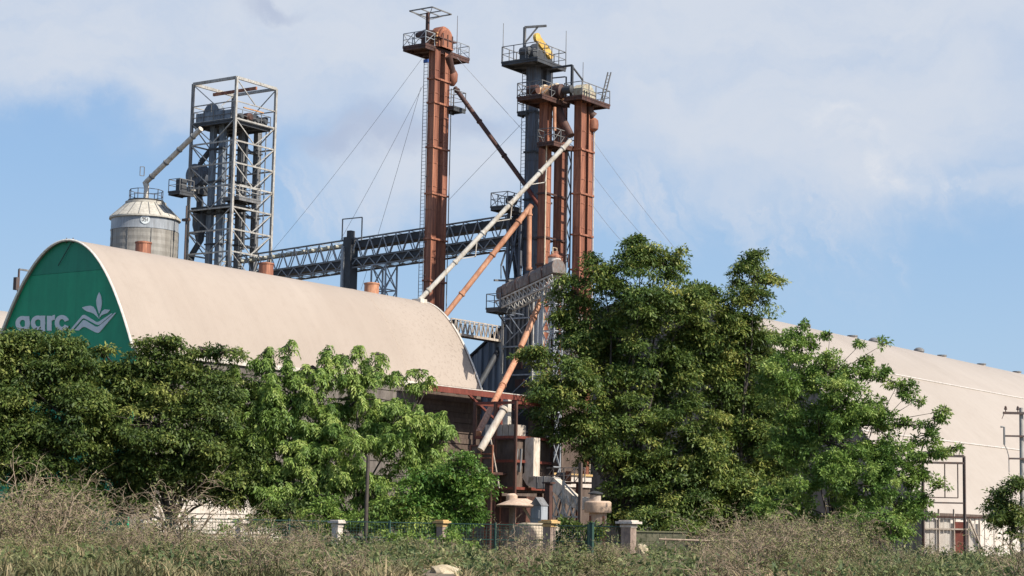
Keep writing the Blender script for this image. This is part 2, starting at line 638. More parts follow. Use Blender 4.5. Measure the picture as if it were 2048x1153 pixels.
emblem = MB()
sign_poly(emblem, [(1605, -42), (1633, 20), (1648, 100), (1645, 180), (1628, 260), (1606, 330), (1585, 260), (1562, 180), (1556, 100), (1575, 20)])
sign_poly(emblem, [(1312, 218), (1380, 195), (1450, 186), (1505, 205), (1545, 265), (1575, 340), (1597, 405), (1555, 360), (1510, 322), (1460, 300), (1400, 285), (1350, 255)])
sign_poly(emblem, [(1604, 405), (1622, 340), (1655, 280), (1700, 248), (1795, 258), (1745, 312), (1680, 335), (1640, 355)])
sign_poly(emblem, [(1100, 612), (1318, 352), (1348, 342), (1378, 352), (1545, 458), (1575, 466), (1605, 456), (1815, 318), (1835, 322), (1625, 502), (1590, 516), (1550, 506), (1365, 408), (1340, 402), (1318, 412), (1145, 606)])
sign_poly(emblem, [(1185, 606), (1325, 440), (1345, 430), (1368, 436), (1535, 538), (1565, 547), (1600, 536), (1878, 303), (1890, 310), (1620, 632), (1590, 650), (1550, 645), (1375, 553), (1345, 547), (1318, 558), (1255, 610)])
emblem.build('emblem', SIGNW, gable)


def ring(mb, cx, cy, rx, ry, ix, iy, a0=0, a1=360, n=26):
    ang = [math.radians(a0 + (a1 - a0) * k / n) for k in range(n + 1)]
    for t, s in zip(ang, ang[1:]):
        sign_poly(mb, [(cx + rx * math.cos(t), cy - ry * math.sin(t)), (cx + rx * math.cos(s), cy - ry * math.sin(s)),
                       (cx + ix * math.cos(s), cy - iy * math.sin(s)), (cx + ix * math.cos(t), cy - iy * math.sin(t))])


lt = MB()
ring(lt, 300, 490, 122, 128, 52, 62)
sign_poly(lt, [(340, 366), (410, 366), (410, 616), (340, 616)], off=.066)
lt.build('letter', SIGNW, gable)
lt = MB()
ring(lt, 562, 482, 122, 128, 55, 62)
sign_poly(lt, [(604, 356), (678, 356), (678, 660), (604, 660)], off=.066)
ring(lt, 562, 640, 114, 90, 44, 30, 180, 350)
lt.build('letter', SIGNW, gable)
lt = MB()
sign_poly(lt, [(715, 360), (790, 360), (790, 612), (715, 612)], off=.066)
sign_poly(lt, [(785, 385), (812, 352), (845, 342), (845, 425), (815, 432), (785, 455)], off=.06)
lt.build('letter', SIGNW, gable)
lt = MB()
ring(lt, 970, 482, 122, 136, 50, 66, 20, 335)
lt.build('letter', SIGNW, gable)

# conductor cable on the gable top and two small tips
cb = MB()
p, q = gable_pt(146, 480, .1), gable_pt(116, 532, .1)
cb.tube(p, q, .03, n=6)
cb.build('cable', FENG, wh)
for x in (133, 146):
    b = gable_pt(x, 482, .05)
    MB().tube(b - UP * .15, b + UP * .2, .04, n=6).build('ridge_tip', IRON, wh)

# roof vents on the ridge
for x, y, dia, h, lab in ((286, 506, 33, 25, 'rust red drum vent on the cream ridge in front of the silo'),
                          (532, 547, 31, 24, 'rust red drum vent on the cream ridge beneath the conveyor bridge'),
                          (743, 586, 31, 23, 'tan drum vent on the cream ridge beside the lattice support')):
    base = hit(A0, U, x, y)
    d = base.y
    r = dia / 2 * d / F
    z0 = RIDGE - 0.6
    z1 = at(x, y - h + 4, d).z
    v = thing('roof_vent', lab, 'roof vent', base + UP * z0, 'drum vents on the arched roof')
    MB().lathe(base + UP * z0, [(r * .96, 0), (r * .96, z1 - z0 - .1)], 24).build('drum', RUSTO if x > 700 else RUST, v, smooth=True)
    MB().lathe(base + UP * (z1 - .1), [(r * 1.04, 0), (r * 1.04, .1), (r * .6, .16)], 24).build('lid', RUST if x < 700 else RUSTO, v, smooth=True)


# ------------------------------------------------------------------ big pale warehouse on the right
B0 = at(1345, 604, 175)
BR = B0.z
B0 = hit(B0, U, 1290, 596)
B1 = hit(B0, U, 2300, 800)
LEN2 = (B1 - B0).length
# foot of the roof: seen in column 1960 at row 1037
HW2 = 27.0
BE = 3.4


def roof2(t, s):
    return B0 + U * t + W * (HW2 * s) + UP * (BR - (BR - BE) * (abs(s) ** 1.75))


w2 = thing('pale_warehouse', 'huge pale sheet roofed warehouse curving almost to the ground behind the right trees', 'warehouse', B0)
S2 = [-1 + 2 * i / 36 for i in range(37)]
mb = MB()
T2 = [LEN2 * k / 40 for k in range(41)]
for k in range(40):
    mb.strip([roof2(T2[k], s) for s in S2], [roof2(T2[k + 1], s) for s in S2])
r2 = mb.build('roof', ROOF2, w2, smooth=True)
SEAMW = weathered('pale_lap_flashing', L(.48, .44, .39), L(.54, .50, .45), None, .5)
def seam_s(px, py):
    best = min(range(1, 100), key=lambda k: min(abs(proj(roof2(t, k / 100))[1] - py) + abs(proj(roof2(t, k / 100))[0] - px) * .5 for t in range(0, int(LEN2), 1)))
    return best / 100


for s in (seam_s(1950, 781), seam_s(1950, 889)):
    mb = MB()
    mb.path([roof2(t, s) + UP * .05 for t in T2], 0.09, 5)
    mb.build('lap_flashing', SEAMW, r2)
mb = MB()
for k in range(int(LEN2 / 1.1)):
    c = B0 + U * (k * 1.1 + .5) + W * (HW2 - .15) + UP * (BE / 2)
    mb.box(c + W * (.08 * (k % 2)), 1.08, .12, BE)
mb.build('side_wall', WALLP, w2)
MB().box(B0 + U * (LEN2 / 2) + W * (HW2 + .1) + UP * (BE + .02), LEN2, .3, .22).build('eave_beam', BROWN, w2)
for e, o_ in ((0, .2), (LEN2 - .4, .2)):
    mb = MB()
    mb.prism([roof2(e, s) for s in S2] + [roof2(e, 1) * 1, flat(roof2(e, 1)), flat(roof2(e, -1))], U * o_)
    mb.build('gable_wall', GREYWALL, w2)
for k, (x, y, shape, lab) in enumerate(((1610, 650, 'dome', 'round turbine vent on the pale ridge just above the right tree'),
                                        (1705, 672, 'box', 'low square vent on the pale ridge, second from the trees'),
                                        (1748, 683, 'dome', 'low domed vent on the pale ridge beside a square one'),
                                        (1838, 703, 'dome', 'round ball shaped turbine vent at the middle of the pale ridge'),
                                        (1884, 714, 'box', 'square brownish vent right beside the ball shaped one'),
                                        (1963, 732, 'box', 'square rusty vent on the pale ridge, second from the right edge'),
                                        (2034, 747, 'box', 'square rusty vent on the pale ridge nearest the right edge'))):
    b = hit(B0, U, x, y)
    z0 = BR - .25
    v = thing('ridge_vent', lab, 'roof vent', b + UP * z0, 'vents on the pale ridge')
    if shape == 'dome':
        MB().lathe(b + UP * z0, [(.42, 0), (.42, .4)], 18).build('neck', GALVD, v, smooth=True)
        MB().lathe(b + UP * (z0 + .38), [(.46, 0), (.62, .2), (.6, .42), (.35, .62), (.05, .68)], 18).build('turbine_head', GALVD, v, smooth=True)
    else:
        MB().lathe(b + UP * z0, [(.5, 0), (.5, .62)], 16).build('neck', DUCT, v, smooth=True)
        MB().lathe(b + UP * (z0 + .6), [(.58, 0), (.58, .16)], 16).build('lid', GALVD, v, smooth=True)

# ------------------------------------------------------------------ far pale dome at the left edge
c = flat(at(-60, 660, 260))
fd = thing('domed_roof', 'pale domed roof showing behind the green gable at the left edge', 'building', c)
R_ = 13.0
zt = at(-20, 622, 260).z
MB().lathe(c + UP * 0, [(R_, 0), (R_, zt - 4), (R_ * .85, zt - 1.8), (R_ * .5, zt - .4), (.3, zt)], 40).build('shell', ROOF2, fd, smooth=True)
MB().lathe(c + UP * zt, [(.8, -.2), (.8, .5), (.2, .9)], 16).build('cap', GALVD, fd, smooth=True)

# gantry frame left of the gable
g0 = at(36, 583, 150)
gz0, gz1 = at(36, 586, 150).z, at(36, 539, 150).z
gx = thing('pipe_gantry', 'thin steel gantry frame sticking out left of the green gable', 'gantry', flat(g0))
mb = MB()
P = flat(g0)
for dx in (0, 1.9, 3.8):
    a = P + U * dx
    mb.bar(a, a + UP * gz1, .12)
mb.build('post', IRON, gx)
mb = MB()
mb.bar(P + UP * gz1, P + U * 3.8 + UP * gz1, .14)
mb.bar(P + UP * (gz0 + .3), P + U * 3.8 + UP * (gz0 + .3), .2)
mb.bar(P + UP * (gz0 + .3), P + U * 1.9 + UP * gz1, .07)
mb.bar(P + U * 1.9 + UP * gz1, P + U * 3.8 + UP * (gz0 + .3), .07)
mb.build('beam', GALVD, gx)
MB().box(P - U * .2 + UP * (gz0 + .7), .35, .35, 1.0).build('lamp_box', IRON, gx)


# ------------------------------------------------------------------ steel silo
sc_ = flat(at(289, 470, 186))
SR = 134 / 2 * 186 / F
zw1 = at(289, 440, 186).z
zw0 = at(289, 465, 186).z
zc = at(289, 411, 186).z
silo = thing('grain_silo', 'round steel grain silo with conical roof behind the green gable warehouse', 'silo', sc_)
mb = MB()
prof = []
z = 0.0
while z < zw0 - .05:
    prof += [(SR, z), (SR + .025, z + .35)]
    z += .7
prof.append((SR, zw0))
mb.lathe(sc_, prof, 64)
low = mb.build('lower_wall', SILOL, silo, smooth=False)
mb = MB().lathe(sc_ + UP * zw0, [(SR + .06, 0), (SR + .06, .12), (SR + .02, .13), (SR + .02, zw1 - zw0)], 64)
mb.build('upper_wall', GALV, silo, smooth=True)
mb = MB()
mb.lathe(sc_ + UP * zw1, [(SR + .22, -.1), (SR + .22, .06), (2.0, zc - zw1), (2.0, zc - zw1 + .25)], 64)
sr = mb.build('roof', weathered('silo_roof_sheet', L(.42, .40, .345), L(.52, .49, .42), L(.30, .27, .22), .7, 1), silo, smooth=True)
mb = MB()
for k in range(20):
    t = 2 * math.pi * k / 20
    d = V3((math.cos(t), math.sin(t), 0))
    mb.bar(sc_ + d * (SR + .2) + UP * (zw1 + .09), sc_ + d * 2.0 + UP * (zc + .03), .06)
mb.build('roof_rib', GALVD, sr)
mb = MB()
for k in range(9):
    t = 2 * math.pi * (k + .3) / 9
    d = V3((math.cos(t), math.sin(t), 0))
    mb.bar(sc_ + d * (SR + .05), sc_ + d * (SR + .05) + UP * (zw0 - .02), .05)
mb.build('stiffener', GALVD, low)
zp = zc + .35
mb = MB().lathe(sc_ + UP * zp, [(1.7, -.3), (1.7, 0), (1.75, 0), (1.75, .1)], 32)
pl = mb.build('platform', CHAR, silo)
mb = MB()
oct_ = [sc_ + V3((math.cos(2 * math.pi * k / 10), math.sin(2 * math.pi * k / 10), 0)) * 1.65 + UP * zp for k in range(10)]
rail(mb, oct_, 1.1, .03)
mb.build('railing', SLATE, pl)
# number plate with ring and digits, on the side that faces the camera
nd = (flat(CAMP) - sc_).normalized()
na = V3((-nd.y, nd.x, 0))     # image right
if na.x < 0:
    na = -na
zc_ = (zw0 + zw1) / 2 + .15
pc = sc_ + nd * (SR + .05) + UP * zc_
pm = MB()
pm.lathe(pc - nd * .1, [(.44, 0), (.44, .12)], 24, nd)
plate = pm.build('number_plate', SIGNW, silo)
dg = MB()


def stroke(mb, c, a, pts, w=.075):
    for (x0, y0), (x1, y1) in zip(pts, pts[1:]):
        mb.bar(c + a * x0 + UP * y0, c + a * x1 + UP * y1, w, .03)


qc = pc + nd * .035
stroke(dg, qc - na * .22, na, [(-.08, -.15), (-.08, .15), (.08, .15), (.08, -.15), (-.08, -.15)], .05)
stroke(dg, qc + na * .02, na, [(.08, .15), (-.07, .15), (-.07, .02), (.08, .02), (.08, -.15), (-.08, -.15)], .05)
stroke(dg, qc + na * .23, na, [(0, .16), (0, -.16)], .05)
dg.build('number', IRON, plate)
# filling head on the silo top
ft = sc_ + UP * zp
fh = thing('filling_spout', 'cream spout pipe running down from the steel frame tower to the silo top', 'spout', ft + UP * .1)
mb = MB().tube(ft + UP * .1, ft + UP * 1.55, .28, .24, 14)
mb.build('drop_pipe', WHITEP, fh, smooth=True)
e1 = at(291, 366, 186)
e2 = at(402, 258, 181)
MB().path([ft + UP * 1.5, e1 + UP * .1], [.27, .3], 14).build('elbow', WHITEP, fh, smooth=True)
pp = MB().tube(e1, e2, .26, n=14)
pipe = pp.build('pipe', WHITEP, fh, smooth=True)
mb = MB()
for k in (.12, .38, .62, .86):
    q = e1.lerp(e2, k)
    dd = (e2 - e1).normalized()
    MB().lathe(q - dd * .08, [(.32, 0), (.32, .16)], 14, dd).build('flange', GALVD, pipe)
mb = MB()
b = at(284, 352, 186)
for x in (-.2, .2):
    mb.bar(b + na * x, b + na * x + UP * .9, .06)
mb.bar(b - na * .2 + UP * .9, b + na * .2 + UP * .9, .06)
mb.bar(b - na * .2, b + na * .2, .06)
mb.build('bracket', GALVD, fh)


# ------------------------------------------------------------------ steel frame tower
TN = flat(at(460, 515, 183))
TL = hit(TN, W, 373, 515)
TR = hit(TN, U, 541, 505)
TV, TU = (TN - TL).length, (TR - TN).length
ZT = at(464, 155, 183).z
TC = TN - W * TV / 2 + U * TU / 2
ft_ = thing('frame_tower', 'tall open steel lattice tower with grey elevator legs inside, behind the silo', 'tower', TC)
corners = {'n': TN, 'l': TL, 'r': TR, 'f': TL + (TR - TN)}
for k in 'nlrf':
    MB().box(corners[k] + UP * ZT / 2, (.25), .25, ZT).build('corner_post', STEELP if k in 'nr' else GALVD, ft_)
PH = (at(548, 275, TR.y).z - at(545, 318, TR.y).z)
zd = at(463, 236, 183).z          # head deck level
levels = [zd - PH * k for k in range(0, 17) if zd - PH * k > 1]
mb, br = MB(), MB()
for a, b_, i in (('l', 'n', 0), ('n', 'r', 1), ('r', 'f', 2), ('f', 'l', 3)):
    p, q = corners[a], corners[b_]
    m = (p + q) / 2
    for k, z in enumerate(levels):
        mb.bar(p + UP * z, q + UP * z, .11, .15)
        if k + 1 < len(levels):
            z2 = levels[k + 1]
            br.bar(p + UP * z, m + UP * z2, .085)
            br.bar(q + UP * z, m + UP * z2, .085)
    mb.bar(p + UP * ZT, q + UP * ZT, .2, .28)
    zz = (zd + ZT) / 2 - .3
    mb.bar(p + UP * zz, q + UP * zz, .1)
    br.bar(p + UP * (ZT - .1), m + UP * zz, .08)
mb.build('crossbeam', STEELP, ft_)
br.build('bracing', STEELP, ft_)
hb = MB()     # hoist beam under the top frame
hb.bar(corners['l'].lerp(corners['f'], .5) + UP * (ZT - .5), corners['n'].lerp(corners['r'], .5) + UP * (ZT - .5), .2, .3)
hb.build('hoist_beam', RUST, ft_)
dk = deck(ft_, TC + UP * zd - U * .2, TU * .96, TV * .92, CHAR, GALVD, 1.1, 'head_platform')
# decks lower down
zm = at(400, 405, 183).z
deck(ft_, TC - U * TU * .22 + UP * zm, TU * .5, TV * .95, CHAR, GALVD, 0, 'floor_platform')
zm2 = at(485, 402, 186).z
deck(ft_, TN + U * TU * .33 - W * .5 + UP * zm2, TU * .55, 2.2, GALVD, STEELP, 1.1, 'side_platform')
zb = at(360, 388, 185).z
bp = flat(at(362, 388, 184))
deck(ft_, bp + UP * zb, 2.0, 1.6, CHAR, GALVD, 1.15, 'balcony')
MB().box(bp + UP * (zb + .65), .7, .8, 1.2).build('control_cabinet', CHAR, ft_)

def elevator(name, label, P, off, su, sv, z1, mat, bands, group=None, z0=0.0, flm=None):
    """twin casing bucket elevator; P = left corner of the first leg on the ground"""
    c1 = P + W * sv / 2 + U * su / 2
    root = thing(name, label, 'bucket elevator', c1 + off / 2 + UP * z0, group)
    for c in (c1, c1 + off):
        mb = MB().box(c + UP * (z0 + z1) / 2, su, sv, z1 - z0)
        for i in (-1, 1):
            for j in (-1, 1):      # corner angles
                mb.box(c + U * (su / 2 * i) + W * (sv / 2 * j) + UP * (z0 + z1) / 2, .08, .08, z1 - z0)
        z = z0 + 2.0
        while z < z1 - .3:         # bolted section joints
            mb.box(c + UP * z, su + .07, sv + .07, .09)
            z += 2.15
        mb.build('casing', mat, root)
    cen = c1 + off / 2
    ou, ov = abs(off.dot(U)), abs(off.dot(W))
    for z in bands:
        fb = MB()
        for s in (-1, 1):
            fb.box(cen + UP * z + W * (s * (sv + ov + .16) / 2), su + ou + .3, .1, .16)
            fb.box(cen + UP * z + U * (s * (su + ou + .16) / 2), .1, sv + ov + .3, .16)
        fb.build('tie_band', flm or mat, root)
    return root, c1, c1 + off


def zrow(px, py, d):
    return at(px, py, d).z


# two grey elevators inside the frame
for px, d, lab, dep in ((411, 186.5, 'grey bucket elevator legs at the left face of the steel frame tower', 0),
                        (468, 188, 'grey bucket elevator legs at the right face of the steel frame tower', 1)):
    P = flat(at(px, 515, d))
    off = W * 1.25 if dep == 0 else U * 2.3
    r, c1, c2 = elevator('bucket_elevator', lab, P, off, .36 if dep == 0 else .5, .52, zd + .2, SLATEL if dep == 0 else GALVD, [zrow(430, y, d) for y in (300, 365, 430, 490)], 'elevators inside the frame tower', flm=CHAR)
    cm = (c1 + c2) / 2
    if dep == 0:
        cm = c1 + W * .05
        half_drum(cm + UP * (zd + .1), W, U, 1.12, 1.0, .75, hscale=1.12).build('head_housing', SLATEL, r)
        MB().box(cm - U * .53 + UP * (zd + 1.5), .06, .1, 1.0).build('rib', GALVD, r)
    else:
        half_drum(cm + UP * (zd + .2), U, W, 1.6, 1.0, .3, hscale=.7).build('head_housing', CHAR, r)
    MB().tube(cm + W * 1.0 + UP * (zd + .9), cm + W * 2.1 + UP * (zd + .9), .3, n=12).build('motor', CHAR, r, smooth=True)

# guards and drives on the head platform
gp0 = TN - U * .02
mb = MB()
mb.box(TC - U * (TU * .47 + .1) - W * .1 + UP * (zd + .5), .06, TV * .8, .9)
mb.build('guard_panel', SLATEL, ft_)
for k, (t_, h_) in enumerate(((.2, .8), (.42, 1.1), (.6, .7), (.8, .9))):
    c = TN + U * (TU * t_) - W * .7
    MB().lathe(c + UP * (zd + h_ * .5) - W * .4, [(h_ * .36, 0), (h_ * .42, .2), (h_ * .42, .8), (h_ * .25, 1.0)], 14, W).build('drive_motor', CHAR if k != 1 else RUSTD, ft_, smooth=True)
    MB().box(c + UP * (zd + .12) - U * .1, .7, .9, .24).build('drive_base', GALVD, ft_)
MB().box(TN + U * (TU * .5) - W * .3 + UP * (zd + 1.35), TU * .5, .12, .12).build('service_rail', PEACH, ft_)
for px_, py0, py1, rr_ in ((432, 300, 520, .1), (446, 240, 520, .07), (486, 240, 500, .14), (510, 300, 500, .1), (524, 250, 480, .06)):
    g_ = flat(at(px_, 500, 187.5))
    MB().tube(g_ + UP * zrow(px_, py1, 187.5), g_ + UP * zrow(px_, py0, 187.5), rr_, n=8).build('riser_pipe', GALVD if rr_ < .12 else CHAR, ft_, smooth=True)

# machines inside the frame
cp = at(396, 352, 188)
cl = thing('drum_cleaner', 'large dark round drum separator hanging in the left side of the frame tower', 'separator', cp)
mb = MB().lathe(cp - U * .6, [(1.12, 0), (1.12, 1.3)], 28, U)
mb.build('drum', SLATE, cl, smooth=True)
MB().lathe(cp - U * .75, [(.3, 0), (.3, 1.8)], 14, U).build('shaft', GALVD, cl, smooth=True)
MB().box(cp - UP * 1.6, 1.6, 1.8, .8).build('hopper', CHAR, cl)
MB().path([cp - UP * 1.8, cp - UP * 2.6 + W * .4, cp - UP * 5.6 + W * .3], [.45, .35, .3], 12).build('discharge_pipe', CHAR, cl, smooth=True)
q = at(400, 440, 188)
cy = thing('dust_cyclone', 'dark dust cyclone under the drum in the frame tower', 'cyclone', q)
MB().lathe(q, [(.2, -2.6), (.75, -.6), (.75, .9)], 20).build('cone', SLATE, cy, smooth=True)
MB().tube(q + UP * .8, q + UP * 1.9, .3, n=12).build('outlet', SLATE, cy, smooth=True)
ip = thing('inner_spout', 'dark slanted spouts crossing inside the steel frame tower', 'spout', at(440, 280, 187.5))
MB().tube(at(452, 262, 187.5), at(402, 325, 187.5), .28, n=10).build('pipe', CHAR, ip, smooth=True)
MB().tube(at(404, 234, 186.3), at(404, 262, 186.3), .32, .2, 10).build('pipe', CHAR, ip, smooth=True)
MB().path([at(402, 325, 187.5), at(398, 336, 187.5), at(398, 350, 187.5)], .26, 10).build('elbow', CHAR, ip, smooth=True)
sl = thing('inner_spout', 'dark curved spout low in the frame tower just above the roof', 'spout', at(400, 480, 184))
MB().path([at(405, 455, 187.5), at(402, 480, 187.5), at(385, 508, 187.5), at(380, 530, 187.5)], .3, 10).build('pipe', CHAR, sl, smooth=True)
dp = thing('down_pipe', 'tall thin dark pipe standing left of the frame tower', 'pipe', flat(at(370, 500, 184)))
a = flat(at(370, 500, 184))
MB().tube(a, a + UP * zrow(371, 412, 184), .09, n=8).build('pipe', IRON, dp)
MB().box(a + UP * zrow(371, 440, 184), .3, .9, .25).build('bracket', IRON, dp)

# ------------------------------------------------------------------ rust elevator standing alone behind the arched roof
P = flat(at(852, 400, 170))
zt = zrow(862, 100, 170)
oe, c1, c2 = elevator('bucket_elevator', 'tall lone rust red bucket elevator rising behind the arched roof with square frame on top', P, U * 1.5, .66, .66, zt, RUST,
                      [zrow(862, y, 170) for y in (158, 206, 295, 388, 478, 562)])
cm = (c1 + c2) / 2
dc, lu, lv = deck_px(oe, (805, 93, 170), 851, 940, RUSTD, GALV, 1.15, name='head_platform', diag=True, thick=.22)
zd1 = dc.z
hq = c1 + (c2 - c1) * .62 + UP * zd1
hh_ = half_drum(hq, U, W, 1.2, .75, .75, n=20, hscale=1.1)
for wd_, ra_ in ((1.15, 1.08), (1.45, .86)):
    t_ = half_drum(hq, U, W, ra_, wd_, .75, n=20, hscale=1.1)
    hh_.add(t_.v, t_.f)
hh_.build('head_housing', RUST, oe)
mb = MB()
for k in range(3):
    mb.box(hq + U * (-.7 + .7 * k) + W * .75 + UP * .7, .14, .08, 1.1)
mb.box(hq + UP * .78, 2.6, 1.6, .1)
mb.build('housing_stiffener', RUSTD, oe)
mb = MB()
for k in range(4):
    mb.box(c1 + (c2 - c1) * .1 - W * .1 + UP * (zd1 + .35 + .3 * k), .9, 1.0, .12)
mb.build('louvre', PEACH, oe)
mp = c1 - W * 1.0 - U * .3
MB().path([mp + UP * (zd1 + 1.3) - W * .9, mp + UP * (zd1 + 1.2), mp + W * .9 + UP * (zd1 + .9)], [.22, .5, .62], 14).build('motor', RUSTD, oe, smooth=True)
MB().box(mp + W * .3 + UP * (zd1 + .45), .8, .7, .9).build('motor_base', RUSTD, oe)
mast = flat(at(855, 60, 169.5))
zm1 = zrow(856, 26, 169.5)
mb = MB().box(mast + UP * (zd1 + zm1) / 2, .26, .26, zm1 - zd1)
ms = mb.build('mast', RUSTD, oe)
mb = MB()
fr = rect_pts(mast + UP * (zm1 + .1) + U * .4, 2.9, 2.6)
for p, q in zip(fr, fr[1:] + fr[:1]):
    mb.bar(p, q, .1)
for p in fr:
    mb.bar((p + fr[0] + fr[2] - fr[0]) / 2 if False else p.lerp(mast + UP * zm1, .02), mast + UP * (zm1 - .7), .05)
mb.bar(fr[0].lerp(fr[1], .5), fr[2].lerp(fr[3], .5), .08)
mb.bar(fr[1].lerp(fr[2], .5), fr[3].lerp(fr[0], .5), .08)
mb.build('shade_frame', GALVD, ms)
rp = flat(at(914, 85, 172))
MB().tube(rp + UP * zd1, rp + UP * zrow(915, 32, 172), .04, .025, 6).build('lightning_rod', IRON, oe)
# discharge chute and its balcony
q = at(905, 152, 172)
mb = MB().path([at(896, 112, 171), at(900, 130, 171.5), q], [.4, .36, .42], 12)
mb.build('discharge_chute', RUSTD, oe, smooth=True)
MB().lathe(q - UP * .55, [(.2, -.4), (.46, 0), (.5, .7), (.35, 1.0)], 16).build('chute_head', RUST, oe, smooth=True)
bx = flat(at(907, 215, 172))
deck(oe, bx + UP * zrow(907, 217, 172), 1.9, 1.5, CHAR, GALVD, 1.5, 'balcony')
lb = MB()
la = P - W * .3 - U * .1
ladder(lb, la + UP * .5, la + UP * zrow(846, 118, 170), W)
for k in range(0, 36, 3):
    z = 6 + k
    lb.bar(la + W * .2 + UP * z, la + W * .5 + UP * z, .05)
lb.build('ladder', GALVD, oe)
MB().box(la + UP * (zrow(846, 122, 170)), .2, .5, .3).build('ladder_gate', BLUEP, oe)
e = c2 + U * .55 + W * .45
MB().tube(e, e + UP * zrow(893, 175, 171), .05, n=6).build('conduit', GALVD, oe)

# ------------------------------------------------------------------ cluster of elevators on the right
Pg = flat(at(1051, 300, 168))
ge, g1, g2 = elevator('bucket_elevator', 'blue grey bucket elevator, tallest of the right cluster, with yellow belt guard on top', Pg, U * 1.75, .95, .95, zrow(1070, 124, 168), SLATE,
                      [zrow(1060, y, 168) for y in (225, 305, 400, 478, 556)], flm=CHAR)
gc, lu, lv = deck_px(ge, (1002, 124, 167), 1075, 1133, CHAR, GALVD, 1.35, name='head_platform')
zg = gc.z
gm = (g1 + g2) / 2
half_drum(gm + UP * zg, U, W, 1.3, 1.0, .8, hscale=1.1).build('head_housing', CHAR, ge)
a, b = at(1074, 76, 165.8), at(1100, 112, 166.8)
mb = MB().bar(a, b, .28, .62)
mb.lathe(a - W * .15, [(.42, 0), (.42, .3)], 16, W)
mb.lathe(b - W * .15, [(.33, 0), (.33, .3)], 16, W)
mb.build('belt_guard', YELLOW, ge)
mb = MB()
for x, y in ((1052, 104), (1062, 108)):
    q = at(x, y, 166.3)
    mb.lathe(q - W * .5, [(.42, 0), (.46, .3), (.46, 1.0), (.3, 1.1)], 14, W)
    mb.box(q - UP * .6, .7, .9, .5)
mb.build('gear_motor', CHAR, ge, smooth=True)
dv = flat(at(1049, 80, 166.5))
zt2 = zrow(1049, 55, 166.5)
mb = MB().bar(dv + UP * zg, dv + UP * zt2, .2)
e = hit(dv, (U * .3 + W).normalized(), 1093, 56)
mb.bar(dv + UP * zt2, e + UP * zt2, .18)
mb.bar(dv + UP * (zt2 - 1.5), dv.lerp(e, .62) + UP * zt2, .12)
mb.build('davit', GALVD, ge)
for x0, y0, d in ((1006, 47, 167.5), (1132, 62, 169.5)):
    p = flat(at(x0, 100, d))
    MB().tube(p + UP * zg, p + UP * zrow(x0, y0, d), .045, .03, 6).build('lightning_rod', GALVD, ge)
lb = MB()
la = Pg - W * .25
ladder(lb, la + UP * 1, la + UP * (zg - .5), W)
lb.build('ladder', SLATE, ge)
deck(ge, Pg - W * .3 + U * .3 + UP * zrow(1045, 222, 168), 1.0, 1.2, CHAR, GALVD, 1.5, 'ladder_landing')

# middle rust elevator
Pm = flat(at(1077, 400, 165))
me_, m1, m2 = elevator('bucket_elevator', 'brown rust bucket elevator in the middle of the right cluster with round peach head', Pm, U * 2.45, .72, .75, zrow(1090, 196, 165), RUST,
                       [zrow(1090, y, 165) for y in (292, 388, 476, 530)], flm=RUSTD)
mc, lu, lv = deck_px(me_, (1033, 194, 163.5), 1084, 1141, RUSTD, GALVD, 1.2, name='head_platform', diag=True)
zmh = mc.z
hh_ = half_drum((m1 + m2) / 2 - U * .35 + UP * zmh, U, W, 1.15, 1.2, .45, n=20)
t_ = half_drum((m1 + m2) / 2 - U * .35 + UP * zmh, U, W, .92, 1.5, .45, n=20)
hh_.add(t_.v, t_.f).build('head_housing', PEACH, me_)
mb = MB()
hb_ = (m1 + m2) / 2 - U * .35
for k in range(9):
    t0, t1 = math.pi * k / 9, math.pi * (k + 1) / 9
    f_ = lambda t: hb_ - U * (math.cos(t) * 1.22) + UP * (zmh + .45 + math.sin(t) * 1.22)
    mb.bar(f_(t0) - W * .62, f_(t1) - W * .62, .14, .12, ref=W)
    mb.bar(f_(t0) + W * .62, f_(t1) + W * .62, .14, .12, ref=W)
mb.build('head_rim', CREAMP, me_)
MB().lathe(at(1117, 184, 164.3) - W * .6, [(.6, 0), (.66, .3), (.66, 1.0), (.3, 1.2)], 16, W).build('motor', RUSTD, me_, smooth=True)
MB().lathe(at(1066, 180, 164) - W * .5, [(.36, 0), (.4, .3), (.4, 1.0)], 14, W).build('motor', RUSTD, me_, smooth=True)
q = [at(1112, 205, 165.5), at(1118, 232, 165), at(1142, 272, 164)]
MB().path(q, [.45, .5, .32], 12).build('discharge_chute', RUSTD, me_, smooth=True)
MB().tube(at(1109, 215, 164), at(1109, 262, 164), .16, n=10).build('relief_pipe', RUSTO, me_, smooth=True)
zb = zrow(1110, 290, 164.5)
mid = flat(at(1112, 290, 164.5))
dkm = deck(me_, mid + UP * zb, 3.4, 1.8, RUSTD, GALVD, 1.15, 'mid_platform', diag=True)
MB().tube(flat(at(1093, 300, 164)) + UP * zrow(1093, 290, 164), flat(at(1093, 300, 164)), .055, n=8).build('conduit', CREAMP, me_)
lat = MB()
la = flat(at(1139, 300, 165.5))
for s in (-.3, .3):
    lat.bar(la + U * s, la + U * s + UP * (zb - .3), .1)
n = 30
for k in range(n):
    z = (zb - .3) * k / n
    z2 = (zb - .3) * (k + 1) / n
    s = .3 if k % 2 else -.3
    lat.bar(la + U * s + UP * z, la - U * s + UP * z2, .07)
lat.build('ladder_frame', GALVD, me_)

